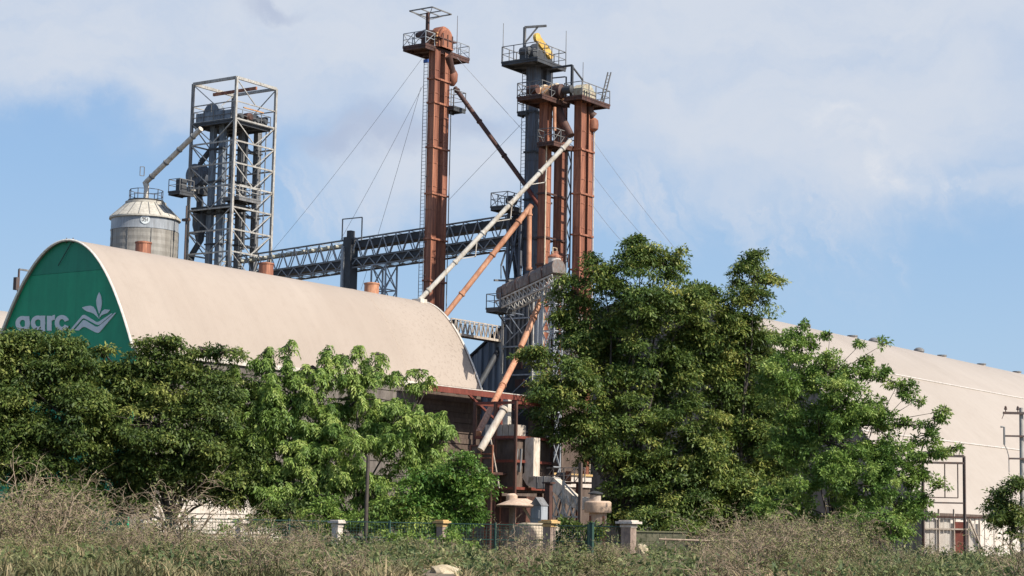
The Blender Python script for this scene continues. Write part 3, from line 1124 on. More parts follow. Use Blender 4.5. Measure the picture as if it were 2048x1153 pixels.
# right rust elevator
Pr = flat(at(1147, 400, 165))
re_, r1_, r2_ = elevator('bucket_elevator', 'orange rust bucket elevator at the right of the cluster with faded green box head', Pr, U * 1.22, .7, .7, zrow(1160, 196, 165), RUST,
                         [zrow(1160, y, 165) for y in (300, 388, 470, 540)])
rc, lu, lv = deck_px(re_, (1127, 194, 164), 1164, 1221, RUSTD, GALVD, 1.2, name='head_platform')
zr = rc.z
hc = (r1_ + r2_) / 2
hp = [(-1.15, 0), (1.15, 0), (1.05, .75), (.25, 1.4), (-.5, 1.4), (-1.1, .95)]
MB().prism([hc + U * x + UP * (zr + z) - W * .55 for x, z in hp], W * 1.1).build('head_housing', OLIVE, re_)
mb = MB()
for k in range(3):
    mb.box(hc + U * (-.9 + .4 * k) + W * .58 + UP * (zr + .4), .12, .06, .7)
mb.build('inspection_bar', CHAR, re_)
MB().lathe(at(1136, 180, 163.6) - W * .5, [(.3, 0), (.36, .2), (.36, .9), (.2, 1.0)], 14, W).build('motor', CHAR, re_, smooth=True)
dv = flat(at(1144, 160, 164))
zt3 = zrow(1144, 131, 164)
mb = MB().bar(dv + UP * zr, dv + UP * zt3, .2)
e = hit(dv, W, 1106, 135)
mb.bar(dv + UP * zt3, e + UP * zt3, .16)
e2_ = hit(dv, U, 1166, 150)
mb.bar(dv + UP * (zt3 - .1), e2_ + UP * (zt3 - 1.0), .12)
mb.bar(e + UP * (zt3 - .9), dv.lerp(e, .35) + UP * (zt3 - .95), .1)
mb.bar(dv.lerp(e, .3) + UP * (zt3 - .95), dv.lerp(e, .3) + UP * zr, .1)
mb.build('davit', CHAR, re_)
rp = flat(at(1166, 150, 165.5))
MB().tube(rp + UP * zr, rp + UP * zrow(1166, 125, 165.5), .045, .03, 6).build('lightning_rod', GALVD, re_)
mb = MB()
for dx in (0, 6):
    mb.bar(at(1201 + dx, 206, 166), at(1216 + dx, 145, 166), .09)
for k in range(9):
    mb.bar(at(1201 + 15 * k / 9, 206 - 61 * k / 9, 166), at(1207 + 15 * k / 9, 206 - 61 * k / 9, 166), .05)
mb.build('tilted_ladder', GALVD, re_)
q = at(1187, 248, 166)
MB().path([at(1178, 214, 165.8), at(1180, 226, 165.9), at(1187, 234, 166)], [.35, .35, .42], 12).build('discharge_chute', RUSTD, re_, smooth=True)
MB().lathe(q - UP * .2, [(.2, -.5), (.42, -.3), (.46, .1), (.42, .5), (.2, .7)], 16).build('chute_head', RUST, re_, smooth=True)
e = r2_ + U * .5 + W * .4
MB().tube(e, e + UP * (zr - 2), .05, n=6).build('conduit', CREAMP, re_)


# ------------------------------------------------------------------ spout pipes
def spout(label, p, q, r, mat, flanges=(), n=14, name='spout_pipe', endr=None):
    root = thing(name, label, 'spout', (p + q) / 2)
    MB().tube(p, q, r, n=n).build('pipe', mat, root, smooth=True)
    dd = (q - p).normalized()
    for k in flanges:
        c = p.lerp(q, k)
        MB().lathe(c - dd * .07, [(r * 1.3, 0), (r * 1.3, .14)], 14, dd).build('flange', mat, root)
    return root, dd


p, q = at(1141, 281, 163), at(836, 604, 160.5)
s1, dd = spout('long white spout pipe slanting down from the cluster to the end of the arched roof', p, q, .205, WHITEP, (.05, .2, .4, .58, .76, .93))
mb = MB()
side = dd.cross(UP).normalized()
for k in (.22, .45, .68):
    c = p.lerp(q, k)
    nrm = side.cross(dd).normalized()
    for s in (-1, 1):
        mb.bar(c + dd * 1.2 * s, c - nrm * .9, .07)
    mb.bar(c - nrm * .9 + side * .3, c - nrm * .9 - side * .3, .06)
mb.build('stay', WHITEP, s1)
MB().box(q - dd * .2 - UP * .1, .9, .9, .35).build('inlet_box', WHITEP, s1)
s2, dd = spout('orange spout pipe slanting down left from the cluster to the roof corner', at(1063, 411, 163.5), at(888, 634, 161), .235, RUSTO, (.15, .45, .8))
p, q = at(910, 176, 172), at(1052, 372, 168)
s3, dd = spout('dark rust spout pipe slanting down right from the lone elevator to the cluster', p, q, .21, RUSTD, (.03, .35, .7))
MB().tube(q, at(1097, 441, 166), .19, n=12).build('lower_pipe', REDB, s3, smooth=True)
spout('short vertical orange pipe in front of the grey elevator', at(1059, 418, 163.4), at(1058, 541, 163.2), .21, RUSTO, (.1, .97))
spout('orange spout pipe slanting down left beneath the hooded conveyor', at(1084, 597, 157), at(1042, 694, 155), .25, RUSTO, (.4,))
spout('brown spout pipe passing under the red canopy beam', at(1040, 703, 150), at(956, 868, 133), .23, RUSTO, (.45, .7))
s_, dd = spout('cream spout pipe ending beside the brown balcony', at(1010, 815, 127.5), at(961, 900, 126.5), .25, PALED, (.05,))

# ------------------------------------------------------------------ conveyor bridge
BL = flat(at(470, 515, 188))
BRt = hit(BL, W, 1040, 440)
zb0, zb1 = zrow(495, 511, hit(BL, W, 495, 511).y), zrow(1018, 431, hit(BL, W, 1018, 431).y)
bl = (BRt - BL).length


def bz(t):
    t0 = (hit(BL, W, 495, 511) - BL).length
    t1 = (hit(BL, W, 1018, 431) - BL).length
    return zb0 + (zb1 - zb0) * (t - t0) / (t1 - t0)


def bpnt(t, off, dz):
    return BL + W * t + U * off + UP * (bz(t) + dz)


br_ = thing('conveyor_bridge', 'long dark conveyor bridge running from the frame tower behind the lone elevator to the cluster', 'conveyor', BL + W * bl / 2)
BH = 2.75
tmid = (hit(BL, W, 692, 478) - BL).length
mb, vb = MB(), MB()
for o_ in (0, 1.9):
    mb.bar(bpnt(0, o_, 0), bpnt(bl, o_, 0), .14)
    mb.bar(bpnt(0, o_, -BH), bpnt(bl, o_, -BH), .16)
    mb.bar(bpnt(0, o_, -1.9), bpnt(bl, o_, -1.9), .12)
nb = int(bl / 1.5)
for k in range(nb):
    t0, t1 = bl * k / nb, bl * (k + 1) / nb
    for o_ in (0, 1.9):
        vb.bar(bpnt(t0, o_, -.1), bpnt((t0 + t1) / 2, o_, -1.9), .08)
        vb.bar(bpnt((t0 + t1) / 2, o_, -1.9), bpnt(t1, o_, -.1), .08)
        vb.bar(bpnt(t0, o_ - .02, -1.95), bpnt((t0 + t1) / 2, o_ - .02, -BH), .07)
        vb.bar(bpnt((t0 + t1) / 2, o_ - .02, -BH), bpnt(t1, o_ - .02, -1.95), .07)
    vb.bar(bpnt(t0, 0, -BH), bpnt(t0, 1.9, -BH), .08)
    vb.bar(bpnt(t0, 0, -BH), bpnt(t1, 1.9, -BH), .06)
    vb.bar(bpnt(t0, 0, 0), bpnt(t0, 1.9, 0), .06)
mb.build('chord', GALVD, br_)
vb.build('bracing', GALV, br_)


def slab(t0, t1, o0, o1, z0, z1, taper=0):
    pts = [bpnt(t0, o0, z0), bpnt(t1, o0, z0), bpnt(t1, o0, z1), bpnt(t0, o0, z1)]
    return MB().prism(pts, U * (o1 - o0))


slab(tmid, bl, .25, 1.6, -.85, -.14).build('upper_trough', SLATE if False else CHAR, br_)
mb = slab(0, tmid - .2, .6, 1.2, -.5, -.2)
for k in range(14):
    t = tmid * (k + .5) / 14
    mb.lathe(bpnt(t, .2, -.38), [(.15, 0), (.17, .3), (.12, .9)], 8, U)
mb.build('screw_conveyor', weathered('pale_screw_casing', L(.36, .35, .28), L(.52, .5, .42), None, 1.2), br_)
slab(0, bl, .12, 1.75, -2.45, -1.75).build('lower_trough', CHAR, br_)
# transfer column with light frame on top
tc0 = hit(BL, W, 688, 520) - U * .4
tw = thing('transfer_column', 'dark box column under the conveyor bridge standing on the arched roof ridge line', 'column', tc0)
zc1 = bz(tmid) + .25
mb = MB().box(tc0 + W * .6 + U * .6 + UP * (zc1 / 2), 1.1, .95, zc1)
mb.build('casing', CHAR, tw)
MB().box(tc0 + W * .2 - U * .05 + UP * (zc1 - 3.2), .2, .25, 4.6).build('guide_rail', GALV, tw)
MB().box(tc0 + W * .75 + U * .4 + UP * (zc1 + .2), .6, .5, .8).build('drive_motor', CHAR, tw)
mb = MB()
ff = [tc0 + W * .02, hit(tc0, W, 724, 450)]
ztop = zrow(690, 439, ff[0].y)
for p in ff:
    mb.bar(p + UP * (zc1 - .4), p + UP * ztop, .09)
mb.bar(ff[0] + UP * ztop, ff[1] + UP * ztop, .09)
mb.build('hoist_frame', GALVD, tw)


def lattice(label, c, w, z0, z1, mat, name='lattice_support', panels=6, r=.13):
    root = thing(name, label, 'support', c)
    cs = [c + U * (w / 2 * i) + W * (w / 2 * j) for i, j in ((-1, -1), (-1, 1), (1, 1), (1, -1))]
    for p in cs:
        MB().bar(p + UP * z0, p + UP * z1, r).build('post', mat, root)
    mb = MB()
    for p, q in zip(cs, cs[1:] + cs[:1]):
        for k in range(panels):
            a, b = z0 + (z1 - z0) * k / panels, z0 + (z1 - z0) * (k + 1) / panels
            mb.bar(p + UP * b, q + UP * b, r * .8)
            mb.bar(p + UP * a, q + UP * b, r * .6)
            mb.bar(q + UP * a, p + UP * b, r * .6)
    mb.build('bracing', mat, root)
    return root


lc = flat(at(768, 560, 178))
lattice('slim blue grey lattice support under the conveyor bridge left of the lone elevator', lc, 1.7, 0, bz((hit(BL, W, 768, 530) - BL).length) - BH - .1, GALV, panels=11)
# tall columns at the right end of the bridge
lc = flat(at(1036, 520, 168.5))
lattice('dark column frame carrying the right end of the conveyor bridge', lc, 1.3, 0, zrow(1036, 428, 168), SLATE, 'column_frame', 5, .26)
dq = flat(at(1012, 412, 167))
sp = thing('landing_platform', 'small railed landing above the right end of the conveyor bridge', 'platform', dq)
deck(sp, dq + UP * zrow(1012, 415, 167), 2.2, 1.9, CHAR, GALVD, 1.2, 'floor', diag=True)
MB().lathe(dq + W * .6 + UP * zrow(1012, 404, 167) - U * .4, [(.4, 0), (.45, .3), (.3, .9)], 12, U).build('drive_motor', CHAR, sp, smooth=True)
mb = MB()
a = flat(at(1006, 540, 167))
zq = zrow(1006, 560, 167)
mb.bar(at(1012, 500, 167), at(1002, 532, 167), .12)
mb.bar(at(1002, 532, 167), at(1002, 558, 167), .07)
mb.bar(at(1006, 532, 167), at(1014, 562, 167), .12)
mb.build('hanger', GALVD, sp)
MB().bar(at(988, 561, 167), at(1032, 562, 168), .16).build('arm', GALVD, sp)

# ------------------------------------------------------------------ dryer tower, hooded conveyor and railed landing
dc0 = flat(at(1058, 650, 166))
dry = thing('dryer_tower', 'dark dryer tower with grey posts under the hooded conveyor beside the trees', 'dryer', dc0)
zt4 = zrow(1058, 585, 166)
MB().box(dc0 + UP * zt4 / 2, 3.0, 2.6, zt4).build('body', CHAR, dry)
for p in rect_pts(dc0, 3.5, 3.2):
    MB().bar(p, p + UP * zt4, .16).build('post', STEELP, dry)
mb = MB()
pts = rect_pts(dc0, 3.5, 3.2)
for k in range(9):
    z = zt4 * (k + 1) / 9
    for p, q in zip(pts, pts[1:] + pts[:1]):
        mb.bar(p + UP * z, q + UP * z, .12)
        mb.bar(p + UP * (z - zt4 / 9), q + UP * z, .07)
mb.build('bracing', GALV, dry)
mb = MB()
for k in range(5):
    mb.box(dc0 - U * 1.53 + W * (-.9 + .45 * k) + UP * (zt4 - 4), .1, .2, 5)
mb.build('side_panel', GALVD, dry)
for k in range(3):
    MB().box(dc0 - U * 1.56 + W * (.2 * k) + UP * (zt4 - 6.5 - 1.6 * k), .12, .9, .7).build('hatch', RUSTD, dry)

h0, h1 = at(1004, 588, 160), at(1118, 534, 153)
hv = thing('hooded_conveyor', 'grey weathered hooded conveyor rising to the pale tank head beside the tree top', 'conveyor', (h0 + h1) / 2)
d_ = (h1 - h0).normalized()
sd = d_.cross(UP).normalized()
up_ = sd.cross(d_).normalized()
poly = [(-.62, -.5), (.62, -.5), (.62, .15), (.45, .48), (.15, .62), (-.15, .62), (-.45, .48), (-.62, .15)]
mb = MB()
n = 10
for k in range(n):
    a, b = h0.lerp(h1, k / n + .003), h0.lerp(h1, (k + 1) / n - .003)
    s = 1 + .03 * (k % 2)
    mb.prism([a + sd * x * s + up_ * y * s for x, y in poly], b - a)
mb.build('hood', GREYB, hv)
mb = MB()
for s in (-.75, .75):
    a, b = h0 + sd * s - up_ * .75, h1 + sd * s - up_ * .75
    mb.bar(a, b, .12)
    mb.bar(a - up_ * .75, b - up_ * .75, .12)
    m = 14
    for k in range(m):
        p0, p1 = a.lerp(b, k / m), a.lerp(b, (k + 1) / m)
        mb.bar(p0, p1 - up_ * .75, .07)
        mb.bar(p1, p1 - up_ * .75, .07)
mb.build('truss', STEELP, hv)
rl = MB()
rr = [h0.lerp(h1, .62) - sd * .9, h1 - sd * .9]
rail(rl, rr, 1.1, .035, 1.0, closed=False)
rl.build('railing', RUSTD, hv)
rl = MB()
for k in range(5):
    a = h0.lerp(h1, .3 + .15 * k) - sd * .8 - up_ * .75
    rl.bar(a, a - UP * 1.6 + d_ * .6, .07)
    rl.bar(a - UP * 1.6 + d_ * .6, h0.lerp(h1, .42 + .15 * k) - sd * .8 - up_ * .75, .07)
rl.bar(h0.lerp(h1, .3) - sd * .8 - up_ * .75 - UP * 1.6 + d_ * .6, h0.lerp(h1, .9) - sd * .8 - up_ * .75 - UP * 1.6 + d_ * .6, .09)
rl.build('under_brace', GALVD, hv)
for k in (.1, .34, .58, .8):
    q = h0.lerp(h1, k)
    MB().prism([q + sd * x * 1.07 + up_ * y * 1.07 for x, y in poly], d_ * .12).build('hood_band', RUSTD, hv)
th = flat(at(1109, 535, 154))
tk = thing('tank_head', 'pale cylindrical tank head with rust red lid at the top of the hooded conveyor', 'tank', th + UP * zrow(1109, 548, 154))
MB().lathe(th + UP * zrow(1109, 556, 154), [(.52, 0), (.52, 1.6)], 20).build('drum', WALLP, tk, smooth=True)
MB().lathe(th + UP * (zrow(1109, 556, 154) + 1.6), [(.56, 0), (.56, .12), (.3, .35), (.3, .55)], 20).build('lid', RUST, tk, smooth=True)
mb = MB()
a = th + UP * (zrow(1109, 556, 154) + 1.95)
mb.path([a - U * .3, a - U * .3 + UP * .5, a + U * .3 + UP * .5, a + U * .3], .05, 6)
mb.build('lifting_hoop', CREAMP, tk)
lattice('pale lattice posts at the edge of the big tree below the hooded conveyor', flat(at(1104, 640, 155.5)), 1.2, 0, zrow(1104, 556, 155.5), GALV, 'lattice_support', 10, .11)
an = flat(at(1112, 800, 160))
ax = thing('intake_annex', 'brown clad intake annex behind the big tree beneath the lattice posts', 'annex', an)
za_ = zrow(1112, 775, 160)
MB().box(an + UP * za_ / 2, 3.2, 3.4, za_).build('wall', BROWN, ax)
MB().box(an + UP * (za_ + .06), 3.6, 3.8, .12).build('roof', RUSTD, ax)
lattice('pale lattice posts half hidden in the big tree leaves', an + U * .9 + W * .9, 1.1, za_ + .12, zrow(1140, 628, 160), STEELP, 'lattice_support', 6, .12)

lp = flat(at(1002, 618, 160))
ld_ = thing('landing_platform', 'small railed landing bracketed off the dryer tower with open sky below', 'platform', lp)
deck(ld_, lp + UP * zrow(1002, 618, 160), 2.4, 1.5, CHAR, SLATE, 1.15, 'floor')
mb = MB()
zz = zrow(1002, 622, 160)
for s in (-.5, .5):
    mb.bar(lp + W * s + UP * zz, lp + W * s + U * 2.4 + UP * (zz - 1.7), .1)
    mb.bar(lp + W * s + UP * (zz - .1), lp + W * s + U * 2.6 + UP * (zz - .1), .1)
mb.build('knee_brace', SLATE, ld_)
MB().box(lp + U * .6 + UP * (zz + .6), .5, .7, .9).build('control_box', GALVD, ld_)

# ------------------------------------------------------------------ corrugated lean-to with steep roof edge
Q0 = flat(at(936, 760, 168))
Q1 = hit(Q0, W, 1082, 760)
z0 = zrow(938, 722, Q0.y)
z1 = z0 + (zrow(1042, 622, hit(Q0, W, 1042, 700).y) - z0) * (Q1 - Q0).length / (hit(Q0, W, 1042, 700) - Q0).length
ct = thing('corrugated_shed', 'blue grey corrugated metal shed with steep sloping roof edge behind the arched roof end', 'shed', Q0)
mb = MB()
wl = (Q1 - Q0).length
n = int(wl / .36)
for k in range(n):
    t0, t1 = wl * k / n, wl * (k + 1) / n
    off = .07 if k % 2 else 0
    a, b = Q0 + W * t0 - U * off, Q0 + W * t1 - U * off
    mb.prism([a, b, b + UP * (z0 + (z1 - z0) * t1 / wl), a + UP * (z0 + (z1 - z0) * t0 / wl)], U * (.2 + off))
m, nt, b = new_mat('streaked_corrugated_sheet')
c = ramp(nt, noise(nt, coords(nt, (1, 1, .03)), 2.6, 3, .5), [(.35, L(.10, .125, .16)), (.5, L(.24, .27, .31)), (.66, L(.44, .47, .50))])
nt.links.new(c, b.inputs['Base Color'])
b.inputs['Roughness'].default_value = .6
mb.build('front_wall', m, ct)
MB().prism([Q0 - U * .2 - W * .2 + UP * z0, Q1 - U * .2 + UP * z1, Q1 - U * .2 + UP * (z1 + .18), Q0 - U * .2 - W * .2 + UP * (z0 + .18)], U * 5.5).build('roof', CHAR, ct)
mb = MB().box(Q0 + U * 2.7 + UP * z0 / 2 + W * .1, 4.9, .15, z0)
mb.build('side_wall', GALVD, ct)
MB().tube(at(1003, 690, 166.6), at(952, 782, 164), .26, n=12).build('down_spout', CHAR, ct, smooth=True)

# ------------------------------------------------------------------ rust truss walkway from roof end to dryer
K0 = flat(at(902, 650, 160))
K1 = hit(K0, U, 1045, 677)
kl = (K1 - K0).length
kz = zrow(905, 637, K0.y)
tb = thing('truss_walkway', 'rusty truss walkway from the arched roof end across to the dryer tower', 'walkway', K0)
for o_ in (0, .9):
    mb = MB()
    mb.bar(K0 - W * o_ + UP * kz, K1 - W * o_ + UP * kz, .09)
    mb.bar(K0 - W * o_ + UP * (kz - 1.25), K1 - W * o_ + UP * (kz - 1.25), .2)
    n = 16
    for k in range(n):
        a, b = K0.lerp(K1, k / n) - W * o_, K0.lerp(K1, (k + 1) / n) - W * o_
        m_ = (a + b) / 2
        mb.bar(a + UP * kz, m_ + UP * (kz - 1.2), .07)
        mb.bar(m_ + UP * (kz - 1.2), b + UP * kz, .07)
    mb.build('side_truss', DUCT if o_ == 0 else GALVD, tb)
MB().bar(K0 - W * .45 + UP * (kz - 1.3), K1 - W * .45 + UP * (kz - 1.3), .9, .08).build('floor', RUSTD, tb)
MB().box(K0 + U * .8 - W * .45 + UP * (kz - .6), .5, .8, 1.1).build('inlet_box', CHAR, tb)

# ------------------------------------------------------------------ red canopy
C0 = flat(at(858, 770, 147.5))
C1 = hit(C0, U, 1096, 797)
clen = (C1 - C0).length
zk = zrow(860, 776, C0.y)
cn = thing('red_canopy', 'long red brown canopy beam on a braced post at the end of the arched warehouse', 'canopy', C0)
MB().box(C0 + U * clen / 2 + UP * zk, clen, .16, .44).build('fascia_beam', REDB, cn)
MB().box(C0 + U * clen / 2 - W * 1.2 + UP * (zk + .27), clen + .3, 2.6, .07).build('roof_sheet', WALLP, cn)
mb = MB()
for k in range(8):
    a = C0 + U * (clen * (k + .3) / 8) + UP * (zk + .1)
    mb.bar(a - W * 2.4, a, .12, .2)
mb.build('rafter', RUSTD, cn)
cp_ = hit(C0, U, 1001, 800)
MB().box(cp_ + UP * (zk - .2) / 2, .34, .34, zk - .25).build('post', REDB, cn)
mb = MB()
for px, py in ((938, 788), (1040, 800)):
    e = hit(C0, U, px, py)
    mb.bar(e + UP * (zk - .2), cp_ + UP * (zk - 2.3), .16)
mb.build('brace', REDB, cn)

# ------------------------------------------------------------------ intake machine house below the canopy
i0 = flat(at(1026, 930, 130.43))
mh = thing('machine_frame', 'brown steel machine frame with dark panels and stairs under the red canopy', 'machine frame', i0)
pts = rect_pts(i0, 4.4, 3.4)
zi = zrow(1026, 878, 130.43)
for p in pts + [(pts[0] + pts[1]) / 2]:
    MB().bar(p, p + UP * (zi + 2.4), .17).build('post', RUSTD, mh)
for z in (zi - 6 + .2, zi - 3.4, zi - 1.6, zi, zi + 2.3):
    mb = MB()
    for p, q in zip(pts, pts[1:] + pts[:1]):
        mb.bar(p + UP * z, q + UP * z, .15, .18)
    mb.build('beam', REDB, mh)
MB().box(i0 + UP * (zi - 1.9) + U * .2, 4.0, 3.1, 3.5).build('bin', BROWN, mh)
MB().box(i0 + UP * (zi - 5.0) + U * .6, 3.4, 2.8, 2.2).build('pit_housing', RUSTD, mh)
mb = MB()
hp_ = i0 - U * 1.4 + W * .3
for k in range(5):
    mb.box(hp_ + W * (-.95 + .48 * k) + UP * (zi + .45), 1.4, .44, .8)
mb.build('hood', DUCT, mh)
st_ = MB()
a, b = i0 - U * 2.35 - W * .7 + UP * (zi - .1), i0 - U * 2.35 + W * .1 + UP * (zi - 3.4)
for s in (0, .45):
    st_.bar(a + W * s, b + W * s, .09)
for k in range(10):
    c = a.lerp(b, (k + .5) / 10)
    st_.bar(c, c + W * .45, .06)
st_.build('stair', DUCT, mh)
mb = MB()
for k, px in enumerate((1032, 1040)):
    p = flat(at(px, 900, 128.11))
    mb.bar(p + UP * zrow(px, 945, 128.11), p + UP * zrow(px, 898, 128.11) + W * .1, .14)
mb.build('chute_pipe', GALVD, mh)
vd = flat(at(1014, 830, 128.58))
MB().box(vd + UP * (zrow(1014, 856, 128.58) + zrow(1014, 800, 128.58)) / 2, .4, .42, zrow(1014, 800, 128.58) - zrow(1014, 856, 128.58)).build('vent_duct', WHITEP, mh)

b0 = flat(at(982, 920, 128.58))
bz0, bz1 = zrow(982, 948, 128.58), zrow(982, 893, 128.58)
bal = thing('balcony', 'brown panelled balcony on a single post beside the machine frame', 'balcony', b0)
MB().box(b0 + UP * bz0, 2.2, 1.9, .16).build('floor', RUSTD, bal)
MB().box(b0 - U * 1.05 + UP * (bz0 + bz1 + .3) / 2, .06, 1.85, bz1 - bz0 - .2).build('panel', BROWN, bal)
mb = MB()
for k in range(3):
    p = b0 - U * 1.12 + W * (-.9 + .9 * k)
    mb.bar(p + UP * bz0, p + UP * bz1, .09)
for z in (bz0 + .35, (bz0 + bz1) / 2 + .1, bz1 - .55, bz1):
    mb.bar(b0 - U * 1.12 - W * .92 + UP * z, b0 - U * 1.12 + W * .92 + UP * z, .08)
mb.build('railing', RUST, bal)
MB().bar(b0, b0 + UP * bz0, .26).build('post', RUSTD, bal)

# long square duct down to the cyclone
D0 = flat(at(1052, 900, 128.58))
dt = thing('square_duct', 'dusty grey square duct dropping and stepping down right to the tan cyclone', 'duct', D0)
zA, zB = zrow(1052, 876, 128.58), zrow(1052, 955, 128.58)
MB().box(D0 + W * .31 + U * .31 + UP * (zA + zB) / 2, .76, .72, zA - zB).build('riser', PALED, dt)
cx0 = D0 + W * .31 + U * .31
path = [(1058, 948), (1066, 962), (1080, 966), (1108, 966), (1150, 1004), (1186, 1010)]
pp_ = []
for px, py in path:
    g = hit(cx0, W, px, py)
    pp_.append(flat(g) + UP * zrow(px, py, g.y))
for a, b in zip(pp_, pp_[1:]):
    d_ = (b - a).normalized()
    MB().bar(a - d_ * .12, b + d_ * .12, .76, .74, ref=U).build('duct_section', PALED, dt)
for a, b in zip(pp_[2:], pp_[3:]):
    d_ = (b - a).normalized()
    for k in (.0, .5):
        q = a.lerp(b, k)
        MB().bar(q - d_ * .04, q + d_ * .04, .84, .82, ref=U).build('flange', GALVD, dt)

cg = hit(cx0, W, 1196, 1010)
zc0 = zrow(1196, 1026, cg.y)
cyc = thing('cyclone_separator', 'tan cyclone separator with wide top drum at the end of the square duct', 'cyclone', cg)
MB().lathe(cg + UP * zc0, [(.85, 0), (.88, .05), (.88, .66), (.79, .76)], 30).build('top_drum', TANK, cyc, smooth=True)
MB().lathe(cg, [(.28, .2), (.32, .7), (.58, zc0 - .7), (.58, zc0 + .02)], 28).build('cone', TANK, cyc, smooth=True)
MB().lathe(cg - W * .2 + UP * (zc0 + .75), [(.36, 0), (.36, .4)], 18).build('outlet', DUCT, cyc, smooth=True)
MB().lathe(cg - W * .2 + UP * (zc0 + 1.22), [(.5, 0), (.5, .06), (.1, .2)], 18).build('rain_cap', CHAR, cyc, smooth=True)
for k in range(4):
    t = math.pi / 2 * k + .6
    p = cg + V3((math.cos(t), math.sin(t), 0)) * .62
    MB().bar(p, p + UP * (zc0 - .2), .1).build('leg', RUST, cyc)

# low shed with bright roof behind
lo0 = flat(at(935, 960, 141.5))
lo1 = hit(lo0, (U + W * .12).normalized(), 1180, 960)
ax_ = (lo1 - lo0).normalized()
bx_ = V3((-ax_.y, ax_.x, 0))
ls = thing('low_shed', 'low shed with bright white wall and ochre fascia behind the machine frame', 'shed', lo0)
lz0, lz1 = zrow(1060, 972, 148.5), zrow(1060, 947, 148.5)
MB().box(lo0 + ax_ * (lo1 - lo0).length / 2 + bx_ * 1.5 + UP * lz1 / 2, (lo1 - lo0).length, 3, lz1, ax_, bx_).build('wall', BROWN, ls)
MB().box(lo0 + ax_ * (lo1 - lo0).length / 2 - bx_ * .1 + UP * (lz0 + lz1) / 2, (lo1 - lo0).length, .12, lz1 - lz0, ax_, bx_).build('white_panel', CONCP, ls)
MB().box(lo0 + ax_ * (lo1 - lo0).length / 2 - bx_ * .2 + UP * lz1, (lo1 - lo0).length, .15, .16, ax_, bx_).build('fascia', CAPY, ls)

# catwalk and pipework in front of the low shed
ca = flat(at(1072, 960, 132))
cb_ = hit(ca, W, 1176, 960)
zca = zrow(1072, 966, 132)
cw = thing('catwalk', 'rusty railed catwalk behind the square duct and the tan cyclone', 'catwalk', ca)
MB().bar(ca + UP * zca, cb_ + UP * zca, .9, .12).build('floor', RUSTD, cw)
mb = MB()
rail(mb, [ca + UP * zca - U * .4, cb_ + UP * zca - U * .4], 1.0, .03, .9, closed=False, diag=True)
mb.build('railing', DUCT, cw)
for k in range(4):
    p = ca.lerp(cb_, (k + .2) / 4)
    MB().bar(p, p + UP * zca, .14).build('post', RUSTD, cw)
for k in range(3):
    p, q = ca.lerp(cb_, (k + .2) / 4), ca.lerp(cb_, (k + 1.2) / 4)
    MB().bar(p + UP * .4, q + UP * (zca - .2), .08).build('brace', RUSTD, cw)
pk = ca.lerp(cb_, .45) + U * .9
mo = thing('motor_unit', 'small electric motor with belt cover on the rusty catwalk', 'motor', pk + UP * zca)
MB().box(pk + UP * (zca - .02) - U * .5, 1.0, .8, .12).build('base', RUSTD, mo)
MB().lathe(pk - U * .6 + UP * (zca + .42) - W * .4, [(.2, 0), (.3, .1), (.3, .7), (.2, .8)], 14, W).build('motor', GALVD, mo, smooth=True)
MB().box(pk - U * .6 + W * .55 + UP * (zca + .45), .5, .14, .7).build('belt_cover', RUST, mo)
rp3 = thing('riser_pipes', 'pair of rusty riser pipes behind the square duct', 'pipes', flat(at(1086, 940, 133)))
for px in (1083, 1091):
    g = flat(at(px, 940, 133))
    MB().path([g, g + UP * zrow(px, 930, 133), g + UP * zrow(px, 922, 133) + U * .5], .1, 8).build('pipe', RUST if px < 1090 else DUCT, rp3, smooth=True)
ph = flat(at(975, 985, 129.5))
pv = thing('hopper_bin', 'rust brown hopper bin on legs below the panelled balcony', 'hopper', ph)
z_ = zrow(975, 985, 129.5)
MB().lathe(ph + UP * z_, [(.2, -1.3), (.9, -.2), (.9, .7)], 4, UP).build('bin', RUSTD, pv)
for p in rect_pts(ph, 1.3, 1.3):
    MB().bar(p, p + UP * (z_ + .3), .1).build('leg', RUST, pv)

# red post and white pipe frame
rp_ = flat(at(1097, 1000, 119.33))
rpo = thing('steel_post', 'rust red steel post holding the square duct above the tank', 'post', rp_)
MB().box(rp_ + UP * zrow(1097, 968, 119.33) / 2, .34, .36, zrow(1097, 968, 119.33)).build('shaft', RUSTD, rpo)
MB().box(rp_ + UP * (zrow(1097, 968, 119.33) + .05), .6, .6, .1).build('head_plate', RUSTD, rpo)
wf = flat(at(1126, 1020, 121.18))
wfr = thing('pipe_trestle', 'thin white pipe trestle with cross braces between red post and cyclone', 'trestle', wf)
wd = hit(wf, W, 1160, 1020)
wl0 = hit(wf, W, 1106, 1020)
MB().bar(wf, wf + UP * zrow(1126, 962, 121.18), .13).build('post', STEELP, wfr)
MB().bar(wd, wd + UP * zrow(1160, 926, 120.25), .2).build('post', BROWN, wfr)
mb = MB()
zq1, zq2 = zrow(1126, 992, 121.18), zrow(1126, 1034, 121.18)
mb.bar(wl0 + UP * zq2, wd + UP * zq2, .12)
mb.bar(wf + UP * zrow(1126, 965, 121.18), wd + UP * zrow(1160, 1002, 120.25), .09)
for k in range(4):
    a, b = wl0.lerp(wd, k / 4), wl0.lerp(wd, (k + 1) / 4)
    mb.bar(a + UP * zq2, b + UP * zq1, .07)
    mb.bar(a + UP * zq1, b + UP * zq2, .07)
mb.build('bracing', STEELP, wfr)

